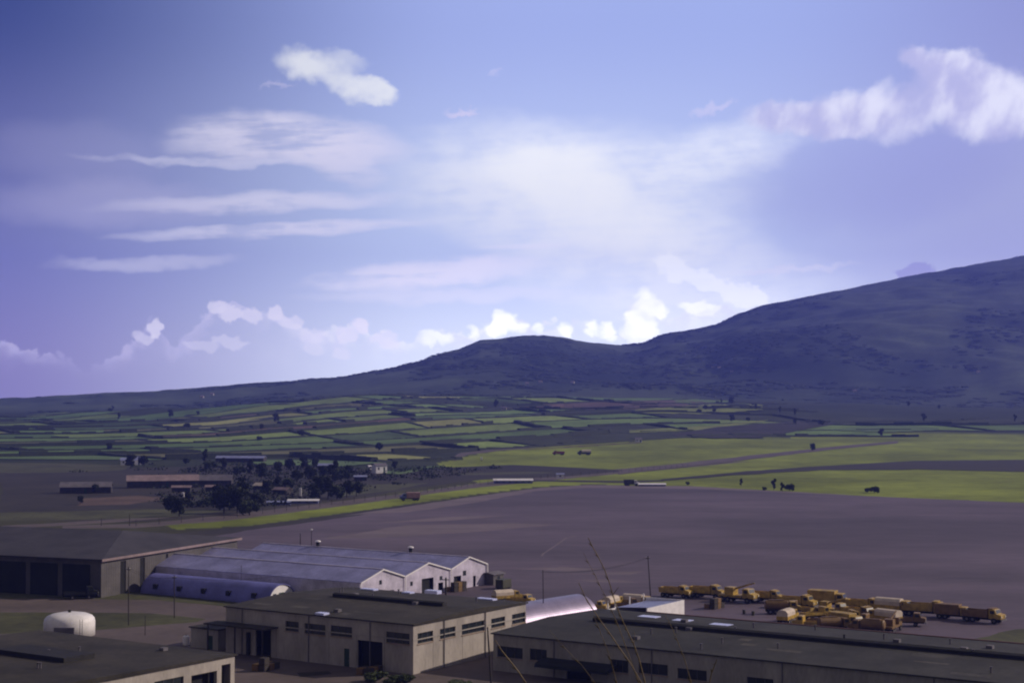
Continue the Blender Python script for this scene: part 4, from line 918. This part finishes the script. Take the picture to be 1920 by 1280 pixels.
# ------------------------------------------------------------------ trees
def crown_mesh(seed, h, w, n, leaf):
    rg_ = random.Random(seed); b = MB(); cl = [(rg_.uniform(-.32, .32) * w, rg_.uniform(-.32, .32) * w, h * rg_.uniform(.22, .85), rg_.uniform(.16, .28) * w) for _ in range(14)]
    for _ in range(n):
        cx, cy, cz, cr_ = rg_.choice(cl); d = Vector((rg_.gauss(0, 1), rg_.gauss(0, 1), rg_.gauss(0, .8))).normalized() * cr_ * rg_.uniform(.5, 1.1)
        p = Vector((cx, cy, cz)) + d; a = Vector((rg_.gauss(0, 1), rg_.gauss(0, 1), rg_.gauss(0, 1))).normalized(); c = a.orthogonal().normalized(); e = a.cross(c); l = leaf * rg_.uniform(.6, 1.3)
        b.quad(p - c * l, p - e * l * .6, p + c * l, p + e * l * .6)
    return b, cl
TP = []
for k, (h, w) in enumerate(((8, 6), (10, 6.5), (6, 7), (11, 4.2))):
    r = empty('tree', (0, -500, 0)); b, cl = crown_mesh(k, h, w, 1500, .55); b.build('crown', M['foliage'] if k != 2 else M['foliage2'], r)
    t = MB(); t.tube([(0, 0, -.3), (.1, 0, h * .3), (0, .1, h * .6)], [.28, .2, .1], 7)
    for cx, cy, cz, _ in cl[:5]: t.tube([(.08, 0, h * .28), (cx * .6, cy * .6, (cz + h * .28) / 2), (cx, cy, cz)], [.12, .08, .04], 5)
    t.build('trunk', M['bark'], r); TP.append(r)
used = [False] * 4
def tree(px, py, k, sc, label, group=None, cat='tree'):
    if not used[k]: o = TP[k]; used[k] = True
    else: o = copy_tree(TP[k])
    p = P(px, py) if py > 870 else put(px, py); o.location = p; o.rotation_euler.z = random.uniform(0, 6.28); o.scale = (sc,) * 3 if not isinstance(sc, tuple) else sc
    tag(o, label, cat, group); return o
_seen = {}
def cl_label(px, py):
    if py < 892: w = 'behind the long pinkish roof' if px < 410 else 'in the back of the farm wood, below the long pale blue roof'
    elif py < 912: w = 'in the middle of the farm wood' if px < 600 else 'just left of the tall white house'
    elif px < 340: w = 'at the left end of the wood front, by the track'
    elif px < 400: w = 'between the two whitish markers at the wood front'
    elif px < 485: w = 'in the dense dark wood front right of the bluish marker'
    elif px < 570: w = 'near the low white roofed shed by the road'
    else: w = 'right of the tall narrow white marker, by the road'
    k = _seen[w] = _seen.get(w, 0) + 1
    return 'dark tree %s' % w
for i, (px, py, sc) in enumerate([(322, 962, .9), (336, 968, .8), (352, 952, .7), (392, 950, .8), (420, 962, 1.2), (430, 955, 1.3), (445, 962, 1.1), (456, 948, 1.2), (468, 965, 1.0), (480, 955, .9), (412, 940, 1.0), (500, 930, .8), (520, 922, .8), (540, 915, .9), (556, 905, .9), (580, 900, 1.0),
                                 (600, 932, 1.1), (615, 936, 1.0), (632, 935, 1.1), (650, 932, 1.0), (668, 930, .9), (590, 938, .8), (625, 905, 1.2), (640, 902, 1.3), (655, 900, 1.1), (610, 898, 1.0), (490, 898, 1.0), (470, 892, 1.0), (450, 890, 1.0), (520, 888, 1.0), (545, 882, 1.0), (570, 880, .9), (420, 885, .9), (395, 880, 1.0), (590, 878, .9), (270, 875, 1.0), (245, 878, 1.0), (385, 868, 1.0), (350, 870, .8), (180, 925, .6), (150, 945, .5)]):
    tree(px, py, (0, 1, 3, 2, 0)[i % 5], sc, cl_label(px, py), 'dark trees of the farmstead cluster')
for px, py, sc, lb in [(1390, 911, .45, 'round bush alone on the bright meadow edge, left of the pointed bushes'), (1434, 919, .35, 'low bush at the left end of the bush group on the apron edge'), (1451, 918, .62, 'thin pointed bush in the middle bush group on the apron edge'), (1467, 921, .5, 'dark bush between the pointed bush and the largest bush on the apron edge'),
                       (1480, 920, .68, 'largest dark bush at the right of the bush group on the apron edge'), (1626, 923, .45, 'small bush, left of the pair at the right apron edge'), (1639, 924, .65, 'round dark bush, right of the pair at the right apron edge'), (1290, 909, .35, 'tiny bush on the meadow edge right of the white strip')]:
    tree(px, py, 3 if 'pointed' in lb or 'between' in lb else 2, (sc * .95, sc * .95, sc * .9), lb, None, 'bush')
for px, py, sc, lb in [(1524, 846, .7, 'small dark tree on the edge of the pale runway strip'), (1652, 818, .9, 'small dark tree beyond the far end of the runway strip'), (740, 880, .6, 'tree beside the white house at the meadow corner')]: tree(px, py, 1, sc, lb)
b = MB(); rg_ = random.Random(11)
for _ in range(420):
    px, py = rg_.gauss(480, 110), rg_.uniform(868, 952)
    if rg_.random() < .35: px, py = rg_.uniform(590, 1080), rg_.uniform(876, 900)
    if py > 965 - abs(px - 420) * .12 - (px > 420) * (px - 420) * .05: continue
    p = P(px, py)
    for k in range(26):
        c = p + Vector((rg_.gauss(0, 2.6), rg_.gauss(0, 2.6), abs(rg_.gauss(0, .9)))); a = Vector((rg_.gauss(0, 1), rg_.gauss(0, 1), rg_.gauss(0, 1))).normalized(); e = a.orthogonal().normalized(); f_ = a.cross(e); l = rg_.uniform(.4, .9)
        b.quad(c - e * l, c - f_ * l * .7, c + e * l, c + f_ * l * .7)
tag(b.build('undergrowth', M['foliage']), 'dark scrub and brambles filling the farmstead wood and field edges', 'scrub', kind='stuff')
for i in range(34):
    px = random.choice((random.uniform(100, 1000), random.uniform(1250, 1950))); py = random.uniform(762, 850) if px < 900 else random.uniform(752, 800)
    p = put(px, py)
    if ip(p.x, p.y, MEADOW) or p.y > 3300: continue
    tree(px, py, random.randrange(4), random.uniform(.6, 1.3), 'lone dark tree among the far patchwork fields', 'trees scattered among the far fields')
# far woods and scrub on the hillsides, one mass
b = MB(); rg_ = random.Random(3)
for _ in range(8000):
    px = rg_.uniform(60, 1960); top_ = np.interp(px, [t[0] for t in SKYL], [t[1] for t in SKYL]); a_ = (px - 960) / F
    yv = rg_.uniform(2750, 5000); x = a_ * yv
    if float(fbm(np.array(x), np.array(yv * .6), 900, 5, 4)) > .12: continue
    z = float(tz(x, yv)); s_ = rg_.uniform(6, 16); h_ = rg_.uniform(.8, 2.2); n = len(b.v)
    for k in range(6): q = k / 6 * 6.28; b.v.append((x + s_ * math.cos(q) * rg_.uniform(.7, 1.2), yv + s_ * math.sin(q), z - 1)); 
    for k in range(6): q = k / 6 * 6.28; b.v.append((x + s_ * .8 * math.cos(q) * rg_.uniform(.7, 1.2), yv + s_ * .8 * math.sin(q), z + h_ * rg_.uniform(.45, .8)))
    b.v.append((x, yv, z + h_))
    for k in range(6): k2 = (k + 1) % 6; b.f.append((n + k, n + k2, n + 6 + k2, n + 6 + k)); b.f.append((n + 6 + k, n + 6 + k2, n + 12))
tag(b.build('woods', M['hillscrub']), 'dark scrub and woods covering the far hillsides', 'woods', kind='stuff')

# ------------------------------------------------------------------ far buildings
gable_house('farm_building', P(238, 915), R(14), 36, 11, 3.6, 6.2, M['stone'], M['pinkroof'], 'long building with a pale pinkish roof among the dark trees, left', 'building', 8)
gable_house('farm_building', P(112, 925), R(10), 24, 9, 3.0, 5.2, M['stone'], M['greyroof'], 'long low dark building with grey roof at the far left edge', 'building', 5)
gable_house('farm_building', P(372, 912), R(4), 17, 9, 3.2, 5.8, M['stone'], M['greyroof'], 'grey roofed building right of the long pinkish roof', 'building', 3)
gable_house('long_shed', P(404, 866), R(-8), 36, 8, 3.0, 4.4, M['stone'], M['blueroof'], 'long shed with a pale blue roof beyond the dark trees', 'shed', 8)
gable_house('farm_house', P(226, 872), R(10), 8, 6, 3.4, 5.0, M['white'], M['blueroof'], 'small white house, leftmost of the pair left of the farm trees', 'house', 2)
gable_house('farm_house', P(246, 871), R(10), 7, 6, 3.4, 5.4, M['white'], M['blueroof'], 'small white house, right one of the pair left of the farm trees', 'house', 2)
gable_house('farm_house', P(705, 887), R(30), 7.5, 6, 4.6, 6.0, M['white'], M['greyroof'], 'tall white house at the corner of the bright meadow', 'house', 2)
gable_house('outbuilding', P(692, 880), R(20), 3, 3, 2.0, 2.6, M['white'], M['white'], 'tiny white outbuilding left of the tall white house', 'shed', 1)
gable_house('outbuilding', P(664, 901), R(5), 7, 4, 2.2, 2.9, M['stone'], M['blueroof'], 'small shed with pale roof below left of the tall white house', 'shed', 2)
gable_house('farm_building', P(475, 918), R(-28), 7, 4, 2.2, 3.4, M['stone'], M['canvas'], 'small hut with pale roof in the middle of the farmstead trees', 'hut', 2)
gable_house('farm_building', P(512, 926), R(-32), 8, 4, 2.2, 3.2, M['stone'], M['pinkroof'], 'hut with dull pink roof right of the pale roofed hut', 'hut', 2)
gable_house('farm_building', P(596, 880), R(-5), 9, 6, 2.6, 3.8, M['stone'], M['blueroof'], 'blue-grey roofed cottage at the right end of the farm trees', 'house', 2)
gable_house('farm_building', P(322, 922), R(3), 9, 3, 2.2, 3.0, M['stone'], M['pinkroof'], 'low shed below the long pinkish roof', 'shed', 2)
gable_house('farm_building', P(385, 921), R(3), 7, 3, 2.2, 3.0, M['stone'], M['pinkroof'], 'low shed below the grey roofed building', 'shed', 2)
gable_house('low_shed', P(540, 944), R(3), 13, 5, 1.3, 1.7, M['bluegrey'], M['white'], 'long low white roofed shed by the perimeter road below the trees', 'shed', 4, False)
gable_house('low_shed', P(500, 946), R(3), 10, 5, 1.1, 1.4, M['bluegrey'], M['blueroof'], 'low bluish shed joined on the left of the white roofed one', 'shed', 3, False)
gable_house('low_shed', P(926, 906), R(2), 21, 6, 1.6, 2.3, M['bluegrey'], M['white'], 'long low white shed on the near side of the ploughed field', 'shed', 6, False)
gable_house('low_shed', P(1198, 911), R(0), 14, 5, .9, 1.3, M['bluegrey'], M['white'], 'low white shed right of the dark box truck at the apron edge', 'shed', 4, False)
gable_house('farm_house', put(1192, 829), R(5), 6, 6, 2.6, 4.0, M['white'], M['greyroof'], 'tiny white house with grey roof in the upper meadow', 'house', 2)
gable_house('outbuilding', P(1044, 897), R(0), 4, 3, 2.4, 3.0, M['white'], M['blueroof'], 'tiny white hut beside the road below the ploughed field', 'hut', 1)
for px, py, lb in ((563, 931, 'tall narrow white marker in the farmstead yard'), (343, 934, 'short whitish marker among the left farm trees'), (410, 938, 'bluish white marker in the middle farm trees'), (903, 863, 'white post-like marker at the edge of the bright meadow')):
    r = empty('boundary_marker', put(px, py), 0, lb, 'marker'); h = 4.2 if px in (563,) else 2.6
    MB().box(-.55, .55, -.4, .4, .25, h).build('pillar', M['white'], r, bevel=.08); MB().box(-.8, .8, -.65, .65, 0, .25).build('base', M['stone'], r)
for i, (px, py, lb) in enumerate([(985, 722, 'tiny white house on the blue hillside, left of the middle pair'), (1070, 720, 'tiny white house on the blue hillside, right of the middle pair'), (375, 746, 'bright tiny house on the low dark ridge far left'), (394, 741, 'faint tiny house right of the bright one on the far left ridge'),
                                   (1346, 693, 'small pale house high on the right slope'), (1370, 700, 'small pale house just below right of another on the right slope'), (1600, 736, 'small white house on the dark green right slope'), (1832, 700, 'small pale house on the right slope near the frame edge'), (940, 770, 'grey roofed cottage in the upper fields'), (1010, 719, 'faint pale cottage between the two white houses on the blue hillside'), (1336, 690, 'pale cottage uppermost of the three on the right slope')]):
    p = put(px, py); gable_house('hill_house', p, R(random.uniform(-20, 20)), 7, 6, 3.6, 5.2, M['paleplaster'], M['pinkroof'] if i != 8 else M['greyroof'], lb, 'house', 2, group='houses on the far hillsides')

# ------------------------------------------------------------------ dry stalks beside the viewer
def stalk(pts, dist, r0, r1, label, twigs=()):
    c = Vector((0, 0, H)); w = [c + ray(x, y) * (dist + .15 * i) for i, (x, y) in enumerate(pts)][::-1]
    low_ = w[0]; gz = float(tz(low_.x, low_.y)); d = (w[0] - w[1]); w = [Vector((low_.x + d.x * .8, low_.y + d.y * .5, gz - .05))] + w
    rt = empty('dry_stalk', w[0], 0, label, 'stalk', 'dry stalks in front of the right warehouse'); o = w[0]
    n = len(w); MB().tube([p - o for p in w], [r0 + (r1 - r0) * i / (n - 1) for i in range(n)], 6).build('stem', M['straw'], rt, smooth=True)
    for tpts in twigs:
        t = [c + ray(x, y) * (dist + .3) - o for x, y in tpts]; MB().tube(t, [r1 * 1.3] + [r1 * .8] * (len(t) - 1), 5).build('twig', M['straw'], rt)
    # small nodes and leaf sheaths along the stem
    b = MB()
    for i in range(1, n - 1):
        p = w[i] - o; q = w[i + 1] - o; u_ = (q - p).normalized(); s_ = u_.cross(Vector((0, 1, 0))).normalized(); l = .05 + .03 * (i % 3)
        b.quad(p, p + u_ * l * .5 + s_ * .006, p + u_ * l + s_ * .012, p + u_ * l * .5 + s_ * .001)
    b.build('leaf', M['straw'], rt)
stalk([(1103, 1008), (1112, 1026), (1122, 1044), (1133, 1066), (1142, 1090), (1149, 1114), (1157, 1138), (1166, 1160), (1177, 1184), (1188, 1206), (1198, 1234), (1211, 1285)], 7.0, .0042, .0016, 'tallest dry stalk, reaching up over the apron', [[(1157, 1138), (1152, 1122), (1142, 1108)], [(1188, 1206), (1190, 1194), (1190, 1184)], [(1149, 1114), (1160, 1100)]])
stalk([(1085, 1092), (1098, 1120), (1112, 1142), (1128, 1166), (1147, 1192), (1163, 1216), (1180, 1240), (1206, 1285)], 6.6, .0036, .0014, 'second tallest dry stalk, left of the tallest and crossing it low', [[(1112, 1142), (1100, 1126), (1092, 1106)]])
stalk([(1094, 1036), (1104, 1056), (1116, 1078), (1126, 1100), (1136, 1118), (1150, 1150), (1160, 1175), (1200, 1285)], 7.6, .0022, .0008, 'thin faint stalk just left of the tallest one')
stalk([(1112, 1150), (1124, 1180), (1136, 1210), (1146, 1240), (1158, 1285)], 6.0, .002, .0008, 'thin short stalk left of the crossing stalks')
stalk([(929, 1200), (940, 1218), (956, 1238), (972, 1258), (990, 1285)], 5.6, .003, .0016, 'bent stalk at the corner between the two warehouses')
stalk([(1246, 1150), (1258, 1172), (1270, 1200), (1282, 1230), (1298, 1285)], 6.4, .002, .0009, 'thin stalk right of the tallest one, against the right roof')
stalk([(1344, 1235), (1340, 1246), (1334, 1262), (1328, 1290)], 5.8, .003, .0012, 'short dark stalk leaning the other way, rightmost of all')
stalk([(1030, 1180), (1060, 1215), (1090, 1245), (1120, 1285)], 6.2, .0012, .0006, 'very thin faint stalk in front of the warehouse awning')

# bushes and mounds low in front of the middle warehouse
for px, py, k, sc, lb in [(700, 1278, 2, (.6, .5, .28), 'dark bush in front of the loading door of the middle warehouse'), (745, 1282, 2, (.7, .5, .26), 'dark bush under the corner of the middle warehouse'), (860, 1290, 2, (1.2, .6, .2), 'low dark bush at the bottom edge under the lit warehouse wall')]:
    tree(px, py, k, sc, lb, None, 'bush')

# ------------------------------------------------------------------ haze
hb = MB().box(-6600, 6600, -1300, 7700, -1.5, 760)
hz = hb.build('haze', bpy.data.materials.new('haze_air')); tag(hz, 'thin bluish air over the plain and the hills', 'haze', kind='stuff')
hm = hz.data.materials[0]; hm.use_nodes = True; t = hm.node_tree; t.nodes.clear()
pv = t.nodes.new('ShaderNodeVolumePrincipled'); pv.inputs['Color'].default_value = (.19, .25, 1.0, 1); pv.inputs['Density'].default_value = 12e-5; pv.inputs['Anisotropy'].default_value = .2
mo = t.nodes.new('ShaderNodeOutputMaterial'); t.links.new(pv.outputs[0], mo.inputs['Volume'])
